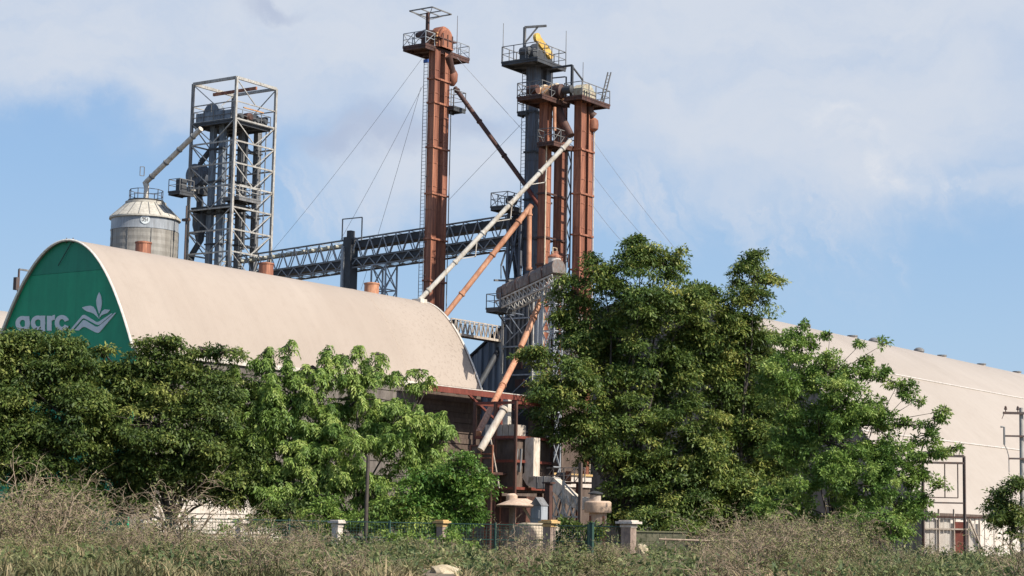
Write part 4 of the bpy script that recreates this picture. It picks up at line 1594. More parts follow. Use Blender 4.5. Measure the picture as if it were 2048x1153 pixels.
# mushroom hood on a post
mhc = flat(at(1040, 1008, 114.7))
zmu = zrow(1040, 1011, 114.7)
mu = thing('canopy_hood', 'low cone shaped tin hood with stub pipe standing on a post above the tank', 'hood', mhc)
MB().lathe(mhc + UP * zmu, [(1.4, -.06), (1.42, 0), (.5, .36), (.45, .4)], 28).build('cone_roof', TANK, mu, smooth=True)
MB().lathe(mhc + UP * (zmu - .03), [(1.35, 0), (1.35, -.1), (.3, -.04)], 28).build('underside', RUSTD, mu, smooth=True)
s0 = mhc - W * .6 + UP * (zmu + .2)
MB().lathe(s0, [(.34, 0), (.34, .38), (.2, .5)], 16).build('stub_pipe', TANK, mu, smooth=True)
MB().bar(mhc - W * .55, mhc - W * .55 + UP * zmu, .28).build('post', CONC, mu)
MB().bar(mhc + W * .2 + UP * (zmu - .05), mhc + W * 1.0 + UP * (zmu - 1.1), .12).build('brace', CREAMP, mu)

# horizontal tank
tkc = at(1046, 1082, 109.15)
tn = thing('storage_tank', 'short tan horizontal tank with lichen stained end behind the fence', 'tank', flat(tkc))
MB().lathe(tkc, [(.94, 0), (1.02, .06), (1.02, 2.9), (.94, 3.0)], 36, U).build('shell', TANKC, tn, smooth=True)
MB().lathe(tkc + U * .02, [(.6, -.10), (.93, -.02)], 36, U).build('end_plate', CONC, tn, smooth=True)
for k in (.6, 2.6):
    MB().box(flat(tkc) + U * k + UP * .1, .3, 1.6, .5).build('saddle', CONC, tn)
wb = at(1078, 1032, 113.78)
wbx = thing('white_cabinet', 'small white cabinet with pitched top behind the horizontal tank', 'cabinet', flat(wb))
c_ = flat(wb)
zz0, zz1 = 0, zrow(1078, 1012, 113.78)
MB().box(c_ + UP * (zz0 + zz1) / 2, .7, .75, zz1 - zz0).build('body', GALV, wbx)
MB().prism([c_ - U * .4 - W * .42 + UP * zz1, c_ - U * .4 + W * .42 + UP * zz1, c_ - U * .4 + UP * (zz1 + .5)], U * .8).build('roof', GALVD, wbx)
MB().box(c_ - U * .37 + UP * (zz1 - .5), .04, .5, .5).build('door', GALV, wbx)


# ------------------------------------------------------------------ guy wires
def wire(label, p, q, r=.018, sag=.0):
    n = 8
    pts = [p.lerp(q, k / n) - UP * (sag * math.sin(math.pi * k / n)) for k in range(n + 1)]
    o = MB().path(pts, r, 4).build('guy_wire', WIREM)
    return tag(o, label, 'wire', 'guy wires of the elevators')


wire('guy wire from the lone elevator head down left behind the frame tower', at(848, 112, 170), at(500, 555, 196), sag=.5)
wire('upper of the two near parallel guy wires left of the lone elevator', at(846, 172, 170), at(636, 560, 186), sag=.3)
wire('steepest guy wire left of the lone elevator', at(842, 175, 170), at(722, 580, 182), sag=.3)
wire('guy wire from the lone elevator head down right to the cluster', at(914, 116, 171), at(1052, 268, 168))
wire('guy wire from the grey elevator down left to the lone elevator', at(1046, 245, 167), at(896, 402, 171))
wire('uppermost guy wire right of the cluster reaching the tree top', at(1182, 276, 165), at(1352, 500, 150), sag=.2)
wire('middle guy wire right of the cluster above the big tree', at(1180, 342, 165), at(1310, 500, 150), sag=.2)
wire('lowest guy wire right of the cluster above the big tree', at(1180, 404, 165), at(1265, 505, 155), sag=.2)

# ------------------------------------------------------------------ vegetation
def rot_frame(d):
    """two vectors square to each row of d"""
    ref = np.where(np.abs(d[:, 2:3]) < .9, np.array([[0., 0., 1.]]), np.array([[1., 0., 0.]]))
    a = np.cross(d, ref)
    a /= np.linalg.norm(a, axis=1, keepdims=True) + 1e-9
    return a, np.cross(d, a)


def unit(v):
    return v / (np.linalg.norm(v, axis=-1, keepdims=True) + 1e-9)


def leaf_mesh(name, base, axis, wid, tone, mat, parent, bend=0.0):
    """one folded diamond leaf per row: base point, axis (length), width vector, tone"""
    n = len(base)
    mid = base + axis * .45
    tip = base + axis
    tip[:, 2] -= bend * np.linalg.norm(axis, axis=1)
    v = np.stack([base, mid + wid / 2, tip, mid - wid / 2], 1).reshape(-1, 3)
    o = np.array(parent.location) if parent is not None else np.zeros(3)
    v = (v - o).astype(np.float32)
    me = bpy.data.meshes.new(name)
    me.vertices.add(4 * n)
    me.vertices.foreach_set('co', v.ravel())
    me.loops.add(4 * n)
    me.loops.foreach_set('vertex_index', np.arange(4 * n, dtype=np.int32))
    me.polygons.add(n)
    me.polygons.foreach_set('loop_start', np.arange(0, 4 * n, 4, dtype=np.int32))
    me.polygons.foreach_set('loop_total', np.full(n, 4, np.int32))
    at_ = me.attributes.new('tone', 'FLOAT', 'POINT')
    at_.data.foreach_set('value', np.repeat(np.clip(tone, 0, 1), 4).astype(np.float32))
    me.materials.append(mat)
    me.update(calc_edges=True)
    ob = bpy.data.objects.new(name, me)
    COL.objects.link(ob)
    if parent is not None:
        ob.parent = parent
    return ob


def lobe_points(c, r, n, rng, inner=.35):
    d = unit(rng.normal(size=(n, 3)))
    rad = np.where(rng.random(n) < inner, rng.random(n) ** .5 * .8, .8 + .26 * rng.random(n))
    # knobbly surface so that no lobe stays a ball
    k = 1 + .16 * np.sin(d[:, 0] * 5 + c[0]) * np.sin(d[:, 1] * 4 + c[1] * 2) + .14 * np.sin(d[:, 2] * 7 + c[2] * 3)
    return c + d * (rad * k)[:, None] * r, d


def tree(name, label, cat, base_px, d, lobes, style, mat, density=1.0, seed=1, group=None, leaf=1.0, depth=.8,
         trunk_r=.28, twigs=True, bark=None):
    rng = np.random.default_rng(seed)
    b = flat(at(base_px, 1080, d))
    root = thing(name, label, cat, b, group)
    cs, rs = [], []
    for l in lobes:
        px, py, rx, ry = l[:4]
        dz = l[4] if len(l) > 4 else rng.uniform(-1.2, 1.2) * min(1, rx / 60)
        p = at(px, py, d + dz)
        s = (d + dz) / F
        cs.append(np.array(p))
        rs.append(np.array([rx * s, max(.3, (rx + ry) / 2 * s * depth), ry * s]))
    B_, A_, W_, T_ = [], [], [], []
    tw = MB()
    for c, r in zip(cs, rs):
        area = 4 * math.pi * ((r[0] * r[1] + r[1] * r[2] + r[0] * r[2]) / 3)
        n = max(5, int(area * density))
        ns_ = max(3, n // 7)             # leaf masses, with gaps between them
        sc_p, sc_d = lobe_points(c, r, ns_, rng, .34)
        sub = rng.integers(0, ns_, n)
        pts = sc_p[sub] + rng.normal(0, 1, (n, 3)) * np.array([.36, .36, .17]) * min(1.0, .35 + r.min() / 1.6)
        dirs = sc_d[sub]
        tone_c = np.clip(rng.normal(.45, .17, ns_)[sub] + rng.normal(0, .08, n), 0, 1)
        out = unit(dirs * np.array([1, 1, .35]) + rng.normal(0, .25, (n, 3)))
        if style == 'layered':       # flat drooping sprays of feathery leaflets
            m = 42
            R = rng.uniform(.38, .75, n)[:, None] * (.75 + .25 * min(1.0, r[0] / 1.5))
            k = np.repeat(np.arange(n), m)
            N_ = unit(np.array([0, 0, 1.]) + dirs * .45 + rng.normal(0, .22, (n, 3)))
            fx, fy = rot_frame(N_)
            t = rng.random(n * m) * 2 * np.pi
            q = np.sqrt(rng.random(n * m))
            off = fx[k] * (np.cos(t) * q)[:, None] * R[k] + fy[k] * (np.sin(t) * q)[:, None] * R[k]
            base = pts[k] + off
            base[:, 2] -= .28 * q ** 2 * R[k][:, 0] + rng.normal(0, .07, n * m)
            ax = unit(off + rng.normal(0, .35, (n * m, 3)) + np.array([0, 0, -.15]))
            ln = (.1 + .26 * rng.random(n * m) ** 1.3)[:, None] * leaf * 1.08
            wd = unit(np.cross(ax, N_[k] + rng.normal(0, .45, (n * m, 3)))) * ln * rng.uniform(.32, .5, n * m)[:, None]
            tone = tone_c[k] + rng.normal(0, .16, n * m)
            B_.append(base); A_.append(ax * ln); W_.append(wd); T_.append(tone)
        elif style == 'frond':       # shoots whose long compound leaves hang down in tassels
            fr = 7
            lf = 9
            k = np.repeat(np.arange(n), fr * lf)
            fi = np.repeat(np.arange(n * fr), lf)
            j = np.tile((np.arange(lf) + .5) / lf, n * fr)
            az_ = rng.random(n * fr) * 2 * np.pi
            h = np.stack([np.cos(az_), np.sin(az_), rng.uniform(.2, .9, n * fr)], 1)
            L_ = rng.uniform(.5, .95, n * fr) * min(leaf, 1.0)
            p = h[fi] * (j * L_[fi])[:, None] * .62
            p[:, 2] -= (j ** 1.8) * L_[fi] * 1.05
            base = pts[k] + p + rng.normal(0, .02, p.shape)
            side = np.stack([-np.sin(az_), np.cos(az_), np.zeros(n * fr)], 1)[fi] * np.where(np.arange(len(j)) % 2, 1, -1)[:, None]
            ax = unit(h[fi] * .35 + side * .7 + np.array([0, 0, -1.0]) * (.3 + j)[:, None] + rng.normal(0, .15, p.shape))
            ln = rng.uniform(.2, .34, len(j))[:, None] * leaf
            wd = unit(np.cross(ax, h[fi] + rng.normal(0, .4, p.shape))) * ln * .34
            tone = tone_c[k] + rng.normal(0, .14, len(j))
            B_.append(base); A_.append(ax * ln); W_.append(wd); T_.append(tone)
        else:                        # rosettes of broad leaves on stout twig ends
            m = 34
            k = np.repeat(np.arange(n), m)
            dd = unit(rng.normal(size=(n * m, 3)) + np.array([0, 0, .25]) + dirs[k] * .3)
            q = rng.uniform(.05, .33, n * m)[:, None] * leaf
            base = pts[k] + dd * q
            ax = unit(dd + rng.normal(0, .3, dd.shape) + np.array([0, 0, -.25]))
            ln = rng.uniform(.2, .4, n * m)[:, None] * leaf
            wd = unit(np.cross(ax, rng.normal(size=dd.shape))) * ln * .42
            tone = tone_c[k] + rng.normal(0, .15, n * m)
            B_.append(base); A_.append(ax * ln); W_.append(wd); T_.append(tone)
        if twigs:
            for i in rng.choice(n, min(n, 14), replace=False):
                p = V3(pts[i])
                cc = V3(c)
                m_ = cc.lerp(p, .5) + V3(rng.normal(0, .12, 3))
                tw.path([cc, m_, p], [.05, .035, .015], 4, caps=False)
    leaf_mesh('crown', np.concatenate(B_), np.concatenate(A_), np.concatenate(W_), np.concatenate(T_), mat, root, bend=.12)
    # trunk, forks and limbs
    top = np.mean(cs, axis=0)
    zmin = min(c[2] for c in cs)
    fork = V3((b.x * .7 + top[0] * .3, b.y * .7 + top[1] * .3, max(.8, zmin * .45)))
    tw.path([b - UP * .3, b.lerp(fork, .5) + V3((.12, 0, 0)), fork], [trunk_r * 1.25, trunk_r, trunk_r * .85], 9)
    big = [k for k in range(len(cs)) if rs[k][0] > 1.25] or list(range(len(cs)))
    for k_, (c, r) in enumerate(zip(cs, rs)):
        cc = V3(c)
        if k_ not in big:
            o_ = min(big, key=lambda q: (V3(cs[q]) - cc).length + (3 if cs[q][2] > c[2] else 0))
            p0 = V3(cs[o_])
            m1 = p0.lerp(cc, .5) + V3(rng.normal(0, .15, 3)) - UP * .15
            tw.path([p0, m1, cc], [trunk_r * .2, trunk_r * .14, trunk_r * .06], 5)
            continue
        dv_ = cc - fork
        m1 = fork + V3((dv_.x * .3, dv_.y * .3, dv_.z * .5)) + V3(rng.normal(0, .2, 3))
        m2 = fork + V3((dv_.x * .7, dv_.y * .7, dv_.z * .8)) + V3(rng.normal(0, .2, 3))
        rr = trunk_r * min(.62, .22 + .1 * float(r[0]))
        tw.path([fork, m1, m2, cc], [rr, rr * .75, rr * .5, rr * .22], 6)
    tw.build('trunk', bark or BARK, root, smooth=True)
    return root


tree('shade_tree', 'dark spreading tree at the left edge in front of the green gable', 'tree', 60, 112,
     [(-50, 770, 110, 100), (40, 715, 75, 55), (-20, 700, 60, 38), (105, 722, 60, 48), (40, 674, 42, 14), (125, 682, 32, 14), (150, 700, 26, 22), (100, 810, 100, 75), (-10, 860, 110, 90), (140, 770, 50, 45),
      (130, 890, 90, 75), (40, 930, 100, 60), (170, 840, 50, 50)], 'layered', LEAF_DARK, 6.0, 3, leaf=.92, group='trees in front of the warehouses')
tree('shade_tree', 'dark spreading tree with crooked trunk covering the right foot of the green gable', 'tree', 345, 113.5,
     [(330, 735, 85, 48), (260, 775, 70, 50), (430, 755, 62, 45), (335, 692, 44, 18), (452, 702, 26, 14), (212, 712, 24, 20), (405, 700, 28, 14), (300, 850, 110, 75), (430, 850, 75, 65), (215, 870, 60, 65),
      (360, 930, 105, 55), (470, 920, 60, 60), (240, 950, 80, 50), (475, 800, 35, 40), (180, 770, 30, 30), (250, 1000, 60, 26), (440, 985, 60, 28)], 'layered', LEAF_DARK, 6.0, 5, leaf=.92, group='trees in front of the warehouses')
tree('neem_tree', 'light green tree with drooping tassel leaves in front of the cream roof', 'tree', 735, 114,
     [(595, 800, 85, 55), (715, 800, 95, 62), (820, 840, 72, 55), (515, 800, 45, 50), (560, 880, 95, 65), (700, 890, 105, 68), (830, 905, 65, 50), (480, 870, 40, 60), (600, 965, 85, 50), (720, 975, 75, 35), (510, 955, 55, 50), (885, 870, 28, 30),
      (575, 690, 11, 12), (574, 730, 13, 16), (528, 705, 14, 12), (530, 740, 20, 20), (618, 735, 20, 14), (652, 700, 13, 12), (652, 735, 22, 16), (686, 715, 14, 16), (714, 700, 12, 14), (702, 745, 22, 18), (757, 706, 12, 14), (750, 742, 14, 18),
      (838, 740, 9, 10), (826, 770, 12, 14), (862, 762, 12, 12), (795, 752, 12, 12), (465, 740, 18, 16), (600, 1020, 70, 20), (690, 1030, 60, 18), (520, 1010, 40, 24)], 'frond', LEAF_NEEM, 5.0, 8, 'trees in front of the warehouses', leaf=.82, trunk_r=.2)
tree('young_tree', 'small bright green tree beside the balcony at the right of the tassel leaved tree', 'tree', 935, 110.5,
     [(892, 965, 48, 44), (922, 938, 34, 30), (945, 990, 34, 34), (880, 1020, 60, 28), (840, 985, 50, 45), (945, 1035, 30, 20), (962, 965, 22, 18)], 'layered', LEAF_BRI, 7, 9, 'trees in front of the warehouses', leaf=.85, trunk_r=.1)
tree('feathery_tree', 'tallest feathery green tree right beside the rust elevators and cyclone', 'tree', 1250, 131,
     [(1280, 515, 44, 34), (1335, 535, 38, 28), (1278, 478, 26, 10), (1362, 502, 14, 8), (1205, 560, 46, 34), (1195, 522, 24, 10), (1145, 585, 34, 34), (1280, 600, 85, 55), (1170, 670, 62, 55), (1270, 720, 110, 80), (1140, 780, 72, 60),
      (1250, 860, 100, 80), (1150, 865, 42, 38), (1375, 620, 48, 42), (1085, 715, 30, 22), (1085, 780, 26, 30), (1290, 970, 65, 70), (1370, 740, 65, 75), (1390, 870, 70, 80), (1370, 980, 75, 70), (1130, 640, 26, 24), (1080, 850, 24, 30), (1046, 714, 20, 12), (1230, 1030, 40, 30), (1300, 1040, 60, 24)],
     'layered', LEAF_MID, 6.3, 12, 'trees in front of the warehouses', trunk_r=.36, leaf=.92)
tree('feathery_tree', 'second feathery green tree with narrow top standing right of the tallest one', 'tree', 1480, 132,
     [(1508, 535, 30, 26), (1512, 508, 24, 8), (1540, 562, 24, 16), (1505, 585, 42, 26), (1465, 565, 18, 10), (1440, 592, 34, 16), (1390, 580, 30, 14), (1490, 650, 50, 48), (1400, 660, 30, 30), (1500, 740, 70, 75), (1440, 740, 55, 60), (1480, 860, 80, 85), (1440, 980, 80, 75),
      (1540, 900, 50, 85), (1530, 1000, 60, 60), (1400, 1040, 60, 22), (1490, 1045, 70, 22), (1420, 680, 40, 34), (1455, 620, 26, 14)], 'layered', LEAF_MID, 6.3, 15, 'trees in front of the warehouses', trunk_r=.3, leaf=.92)
tree('rosette_tree', 'loose branched tree with round leaf tufts in front of the pale warehouse', 'tree', 1640, 118,
     [(1600, 690, 40, 34), (1650, 745, 50, 44), (1590, 780, 60, 65), (1690, 800, 55, 50), (1640, 880, 85, 80), (1745, 850, 50, 45), (1780, 930, 52, 50), (1700, 965, 85, 60), (1835, 955, 34, 34), (1735, 722, 18, 14), (1765, 690, 9, 7), (1720, 690, 10, 8), (1610, 648, 14, 8),
      (1580, 1000, 65, 45), (1800, 1015, 55, 35), (1860, 870, 26, 18), (1890, 822, 14, 8), (1868, 838, 16, 10), (1860, 910, 24, 20), (1796, 768, 20, 14), (1815, 790, 18, 14), (1765, 745, 18, 14), (1835, 800, 12, 8), (1905, 895, 10, 8), (1880, 975, 14, 10), (1815, 850, 18, 14), (1660, 670, 14, 10), (1720, 760, 26, 22), (1600, 1045, 60, 24), (1680, 1040, 60, 24), (1570, 880, 50, 60), (1560, 760, 34, 40)],
     'rosette', LEAF_ROS, 6.0, 21, 'trees in front of the warehouses', trunk_r=.16, leaf=.7)
tree('round_bush', 'dark round bush beside the utility pole at the right edge', 'bush', 2020, 109,
     [(2012, 1005, 30, 34), (2038, 972, 24, 20), (2025, 1045, 30, 26), (1998, 1030, 20, 18)], 'layered', LEAF_DARK, 9, 22, leaf=.8, trunk_r=.08)
tree('green_bush', 'bright green bush in front of the leftmost fence post', 'bush', 420, 101,
     [(420, 1075, 42, 26), (390, 1095, 36, 22), (450, 1098, 34, 18)], 'rosette', LEAF_BRI, 3.5, 23, leaf=.6, trunk_r=.05, twigs=False)
tree('palm_like_bush', 'dark leaved bush in front of the tan cyclone behind the fence', 'bush', 1160, 107.5,
     [(1150, 1060, 32, 24), (1170, 1085, 30, 22), (1130, 1085, 20, 18), (1190, 1050, 14, 12)], 'rosette', LEAF_DARK, 3.5, 24, leaf=.9, trunk_r=.06)
for px, py, rx, ry, lab, s, mm in ((560, 1035, 60, 28, 'dark understory bush between the first and second pale fence posts', 41, LEAF_DARK),
                               (650, 1030, 50, 30, 'green understory bush behind the second pale fence post', 42, LEAF_NEEM),
                               (790, 1030, 62, 34, 'green understory bush right of the wooden pole', 43, LEAF_NEEM),
                               (855, 1040, 46, 28, 'bright understory bush behind the ochre capped post at the young tree', 44, LEAF_BRI),
                               (110, 1000, 90, 36, 'dark understory bush under the leftmost tree', 45, LEAF_DARK),
                               (1320, 1045, 60, 24, 'dark understory bush under the tallest feathery tree', 46, LEAF_MID),
                               (1745, 1045, 60, 26, 'green understory bush below the rosette tufted tree', 47, LEAF_ROS)):
    tree('understory_bush', lab, 'bush', px, 110.5, [(px, py, rx, ry), (px - rx * .6, py + 14, rx * .5, ry * .7), (px + rx * .6, py + 12, rx * .5, ry * .7), (px + rx * .2, py - ry * .6, rx * .4, ry * .5)],
         'layered', mm, 6.0, s, 'understory bushes behind the fence', leaf=.8, trunk_r=.05)
for px, py, lab, s in ((800, 1085, 'dark green weed clump in the grass below the wooden pole', 31), (905, 1085, 'green weed clump at the ochre capped fence post', 33),
                       (640, 1120, 'low bright weed clump in the grass left of centre', 34), (1280, 1125, 'blue green weed clump at the foot of the rightmost fence post', 35)):
    tree('weed_clump', lab, 'weed', px, 99 if py < 1100 else 90, [(px, py, 34, 22), (px + 26, py + 12, 24, 16), (px - 26, py + 12, 24, 14)], 'rosette', LEAF_NEEM if s != 34 else LEAF_BRI, 3.6, s,
         'weed clumps in the grass', leaf=.55, trunk_r=.03, twigs=False)


def grass():
    rng = np.random.default_rng(77)
    Y = 52 + (111 - 52) * rng.random(36000) ** .85
    X = (rng.random(len(Y)) * 2 - 1) * (Y * .285)
    px = 1024 + X / Y * F
    clear = ((np.abs(px - 891) < 44) & (Y < 71)) | ((np.abs(px - 1270) < 22) & (Y > 90) & (Y < 101))
    X, Y, px = X[~clear], Y[~clear], px[~clear]
    nz = np.sin(X * .9 + 1.3) * np.sin(Y * .8) + .6 * np.sin(X * .31 + Y * .23 + 2) + .5 * np.sin(X * 2.3 - Y * 1.7)
    h = .54 + .24 * nz
    h = np.where(px < 420, h * 1.35, h)
    h = np.where((px > 950) & (px < 1480), h * .6, h)
    h *= rng.uniform(.6, 1.25, len(Y))
    dry = np.clip(.5 + .2 * np.sin(X * .22 + .6) + .16 * np.sin(X * .83 + Y * .4) + .2 * np.sin(X * .4 - Y * .55 + 1) + np.where(px < 500, .12, 0) - np.where(px > 1720, .2, 0) - np.where((px > 430) & (px < 950) & (Y > 82), .25, 0) - np.where(Y < 64, .22, 0), 0, 1)
    m = 5
    k = np.repeat(np.arange(len(Y)), m)
    n = len(k)
    bx = X[k] + rng.normal(0, .13, n)
    by = Y[k] + rng.normal(0, .13, n)
    t = rng.random(n) * 2 * np.pi
    lean = rng.uniform(.05, .95, n)
    hh = h[k] * rng.uniform(.5, 1.1, n)
    b = np.stack([bx, by, np.full(n, -.08)], 1)
    d1 = np.stack([np.cos(t) * lean, np.sin(t) * lean, np.ones(n)], 1)
    mid = b + d1 * (hh * .55)[:, None]
    tip = mid + (d1 * np.array([1.9, 1.9, .55])) * (hh * .5)[:, None]
    w = np.stack([-np.sin(t), np.cos(t), np.zeros(n)], 1) * rng.uniform(.012, .036, n)[:, None]
    v = np.stack([b - w, b + w, mid + w * .8, mid - w * .8, tip], 1)
    f4 = np.arange(n)[:, None] * 5 + np.array([[0, 1, 2, 3]])
    f3 = np.arange(n)[:, None] * 5 + np.array([[3, 2, 4]])
    me = bpy.data.meshes.new('grass')
    me.vertices.add(5 * n)
    me.vertices.foreach_set('co', v.astype(np.float32).ravel())
    loops = np.concatenate([f4.ravel(), f3.ravel()]).astype(np.int32)
    me.loops.add(len(loops))
    me.loops.foreach_set('vertex_index', loops)
    me.polygons.add(2 * n)
    st = np.concatenate([np.arange(n) * 4, 4 * n + np.arange(n) * 3]).astype(np.int32)
    me.polygons.foreach_set('loop_start', st)
    me.polygons.foreach_set('loop_total', np.concatenate([np.full(n, 4), np.full(n, 3)]).astype(np.int32))
    a = me.attributes.new('tone', 'FLOAT', 'POINT')
    a.data.foreach_set('value', np.repeat(np.clip(dry[k] + rng.normal(0, .2, n), 0, 1), 5).astype(np.float32))
    me.materials.append(GRASSM)
    me.update(calc_edges=True)
    o = bpy.data.objects.new('grass', me)
    COL.objects.link(o)
    tag(o, 'dry tan and grey green wild grass covering the foreground', 'grass', kind='stuff')


grass()


def undergrowth():
    """low broad leaved weeds mixed through the grass"""
    rng = np.random.default_rng(78)
    n = 7000
    Y = 56 + 54 * rng.random(n) ** .8
    X = (rng.random(n) * 2 - 1) * (Y * .285)
    px = 1024 + X / Y * F
    patch = np.sin(X * .55 + 1) * np.sin(Y * .42 + 2) + .7 * np.sin(X * 1.3 - Y * .9)
    want = .2 + .5 * (patch > .1) + .3 * ((px > 360) & (px < 1000)) + .3 * (px > 1700) + .25 * (px < 360)
    want = np.where((px > 960) & (px < 1300) & (Y > 75), .12, want)
    keep = (rng.random(n) < want) & ~((np.abs(px - 891) < 44) & (Y < 71)) & ~((np.abs(px - 1270) < 22) & (Y > 90) & (Y < 101))
    X, Y, px, patch = X[keep], Y[keep], px[keep], patch[keep]
    n = len(X)
    h = rng.uniform(.35, .95, n) * np.where(Y > 96, 1.35, .9)
    m = 20
    k = np.repeat(np.arange(n), m)
    d = unit(rng.normal(size=(n * m, 3)) * np.array([1, 1, .6]) + np.array([0, 0, .35]))
    t = rng.random(n * m)
    base = np.stack([X[k], Y[k], h[k] * t], 1) + d * (rng.uniform(.05, .34, n * m) * (1.1 - .5 * t))[:, None]
    ax = unit(d + rng.normal(0, .5, d.shape)) * rng.uniform(.10, .27, n * m)[:, None]
    wd = unit(np.cross(ax, rng.normal(size=d.shape))) * np.linalg.norm(ax, axis=1)[:, None] * rng.uniform(.25, .5, n * m)[:, None]
    tone = (.4 + .22 * np.sin(X * .7 + Y * .3) + rng.normal(0, .18, n))[k] + rng.normal(0, .14, n * m)
    o = leaf_mesh('undergrowth', base, ax, wd, tone, LEAF_WEED, None)
    tag(o, 'low dusty green weeds mixed through the dry grass', 'weeds', kind='stuff')


undergrowth()


def shrub_mesh(seed, h, spread, leafy):
    """a thorny dry shrub: many forking stems, sparse dusty leaves"""
    rng = np.random.default_rng(seed)
    mb = MB()
    lb, la, lw = [], [], []

    def grow(p, d, ln, r, lvl):
        q = p
        pts, rad = [p], [r]
        steps = 4
        for i in range(steps):
            d = (d + V3(rng.normal(0, .22, 3)) + V3((0, 0, -.04 * lvl))).normalized()
            q = q + d * (ln / steps)
            pts.append(q)
            rad.append(r * (1 - .75 * (i + 1) / steps))
            if lvl < 3:
                for _ in range(1 if (seed in (103, 105) and lvl > 0) else (2 if lvl < 2 else 1)):
                    if rng.random() < .8:
                        dd = (d + V3(rng.normal(0, .65, 3))).normalized()
                        grow(q, dd, ln * rng.uniform(.4, .62), rad[-1] * .75 + .007, lvl + 1)
            if lvl >= 1 and rng.random() < leafy:
                for _ in range(3):
                    lb.append(q + V3(rng.normal(0, .06, 3)))
                    a = V3(rng.normal(0, 1, 3)).normalized() * rng.uniform(.06, .14)
                    la.append(a)
                    lw.append(a.cross(V3(rng.normal(0, 1, 3))).normalized() * .05)
        mb.path(pts, rad, 3, caps=False)
    for s in range(7):
        a = rng.random() * 6.283
        d = V3((math.cos(a) * spread, math.sin(a) * spread, 1)).normalized()
        grow(V3((rng.normal(0, .15), rng.normal(0, .15), -.1)), d, h * rng.uniform(.7, 1.05), .028 if seed not in (103, 105) else .045, 0)
    return mb, np.array([tuple(x) for x in lb]), np.array([tuple(x) for x in la]), np.array([tuple(x) for x in lw])


SHRUBS = []


def shrub_proto(seed, h, spread, leafy):
    root = thing('dry_shrub', 'x', 'shrub', V3((0, 0, 0)))
    mb, b, a, w = shrub_mesh(seed, h, spread, leafy)
    mb.build('branch', TWIG, root)
    if len(b):
        leaf_mesh('leaves', b, a, w, np.random.default_rng(seed).normal(.5, .25, len(b)), LEAF_DRY, root)
    SHRUBS.append([root, False])


for s in ((101, 2.2, .8, .16), (102, 1.8, 1.1, .3), (103, 2.6, .55, .1), (104, 1.5, 1.2, .5), (105, 2.0, .9, .05)):
    shrub_proto(*s)


def place_shrub(px, d, sc, k, label, group):
    proto, used = SHRUBS[k]
    if abs(px - 891) < 90 and d < 72:
        px += 190
    p = flat(at(px, 1100, d))
    if used:
        r = proto.copy()
        COL.objects.link(r)
        for ch in proto.children:
            c = ch.copy()
            COL.objects.link(c)
            c.parent = r
    else:
        r = proto
        SHRUBS[k][1] = True
    r.location = p
    r.rotation_euler = (0, 0, random.uniform(0, 6.28))
    r.scale = (sc * random.uniform(.9, 1.15), sc * random.uniform(.9, 1.15), sc * random.uniform(.85, 1.1))
    r['label'], r['group'] = label, group


ZONES = (
    (-30, 345, 66, 103, 30, .4, 1.3, 'grey thorny dry shrub among the tall dry grass under the left trees', 'dry shrubs at the left'),
    (-20, 2070, 55, 70, 42, .22, .68, 'brown tangled dry scrub plant along the bottom edge of the view', 'dry scrub along the bottom edge'),
    (360, 980, 68, 96, 18, .35, .75, 'low dry shrub in the grass before the fence', 'dry shrubs before the fence'),
    (980, 1290, 64, 94, 20, .22, .46, 'brown dry twiggy shrub in front of the tank and cyclone', 'dry shrubs before the tank'),
    (1290, 1450, 66, 96, 12, .22, .4, 'low brown tangled shrub in front of the rough stick fence', 'dry shrubs before the stick fence'),
    (1430, 1720, 66, 105, 38, .4, 1.05, 'brown leafless thorny shrub below the feathery trees', 'dry shrubs right of the fence'),
    (1720, 2080, 66, 98, 22, .25, .6, 'low grey dry shrub in the grass before the pale warehouse', 'dry shrubs at the right'))
for x0, x1, d0, d1, n, s0, s1, lab, grp in ZONES:
    for i in range(n):
        place_shrub(x0 + (x1 - x0) * (i + random.random()) / n, random.uniform(d0, d1), random.uniform(s0, s1), random.choice((0, 1, 1, 2, 3, 3, 4)), lab, grp)

# ------------------------------------------------------------------ fence with capped posts
fence = thing('boundary_fence', 'green wire mesh fence between stained concrete posts with flat caps along the grass', 'fence', flat(at(870, 1100, 106)))
FP = [(286, 106, .42, CONC), (480, 106, .42, CONC), (674, 106, .44, CONC), (883, 106, .42, CAPY), (1098, 105, .5, CAPY), (1257, 103, .6, CONCP)]
fpos = []
for px, d, w, cm_ in FP:
    p = flat(at(px, 1080, d))
    fpos.append(p)
    h = zrow(px, 1047 if px < 1200 else 1048, d)
    po = MB().box(p + UP * (h / 2 - .1), w, w, h + .2).build('post', CONC if px > 800 else CONCP, fence)
    mb = MB()
    mb.box(p + UP * (h + .06), w * 1.75, w * 1.75, .12)
    mb.box(p + UP * (h + .15), w * 1.3, w * 1.3, .08)
    mb.box(p + UP * (h - .12), w * 1.15, w * 1.15, .14)
    mb.build('cap', cm_ if cm_ is not CONC else CONCP, po)
for p, q in zip(fpos, fpos[1:]):
    mb = MB()
    h = 1.85
    for z in (h, h * .55, .15):
        mb.bar(p + UP * z, q + UP * z, .06)
    n = 2
    for k in range(1, n):
        c = p.lerp(q, k / n)
        mb.bar(c, c + UP * (h + .1), .11)
    n = int((q - p).length / .16)
    for k in range(n):
        c = p.lerp(q, (k + .5) / n)
        mb.bar(c + UP * .1, c + UP * h, .014)
    for k in range(10):
        z = .2 + k * .165
        mb.bar(p + UP * z, q + UP * z, .014)
    mb.build('mesh_panel', FENG, fence)
g = flat(at(1183, 1080, 103))
gp_ = thing('gate_post', 'dark green square gate post in front of the cyclone', 'post', g)
MB().box(g + UP * .95, .2, .2, 2.1).build('shaft', FENG, gp_)
MB().box(g + UP * 2.02, .26, .26, .06).build('cap', FENG, gp_)

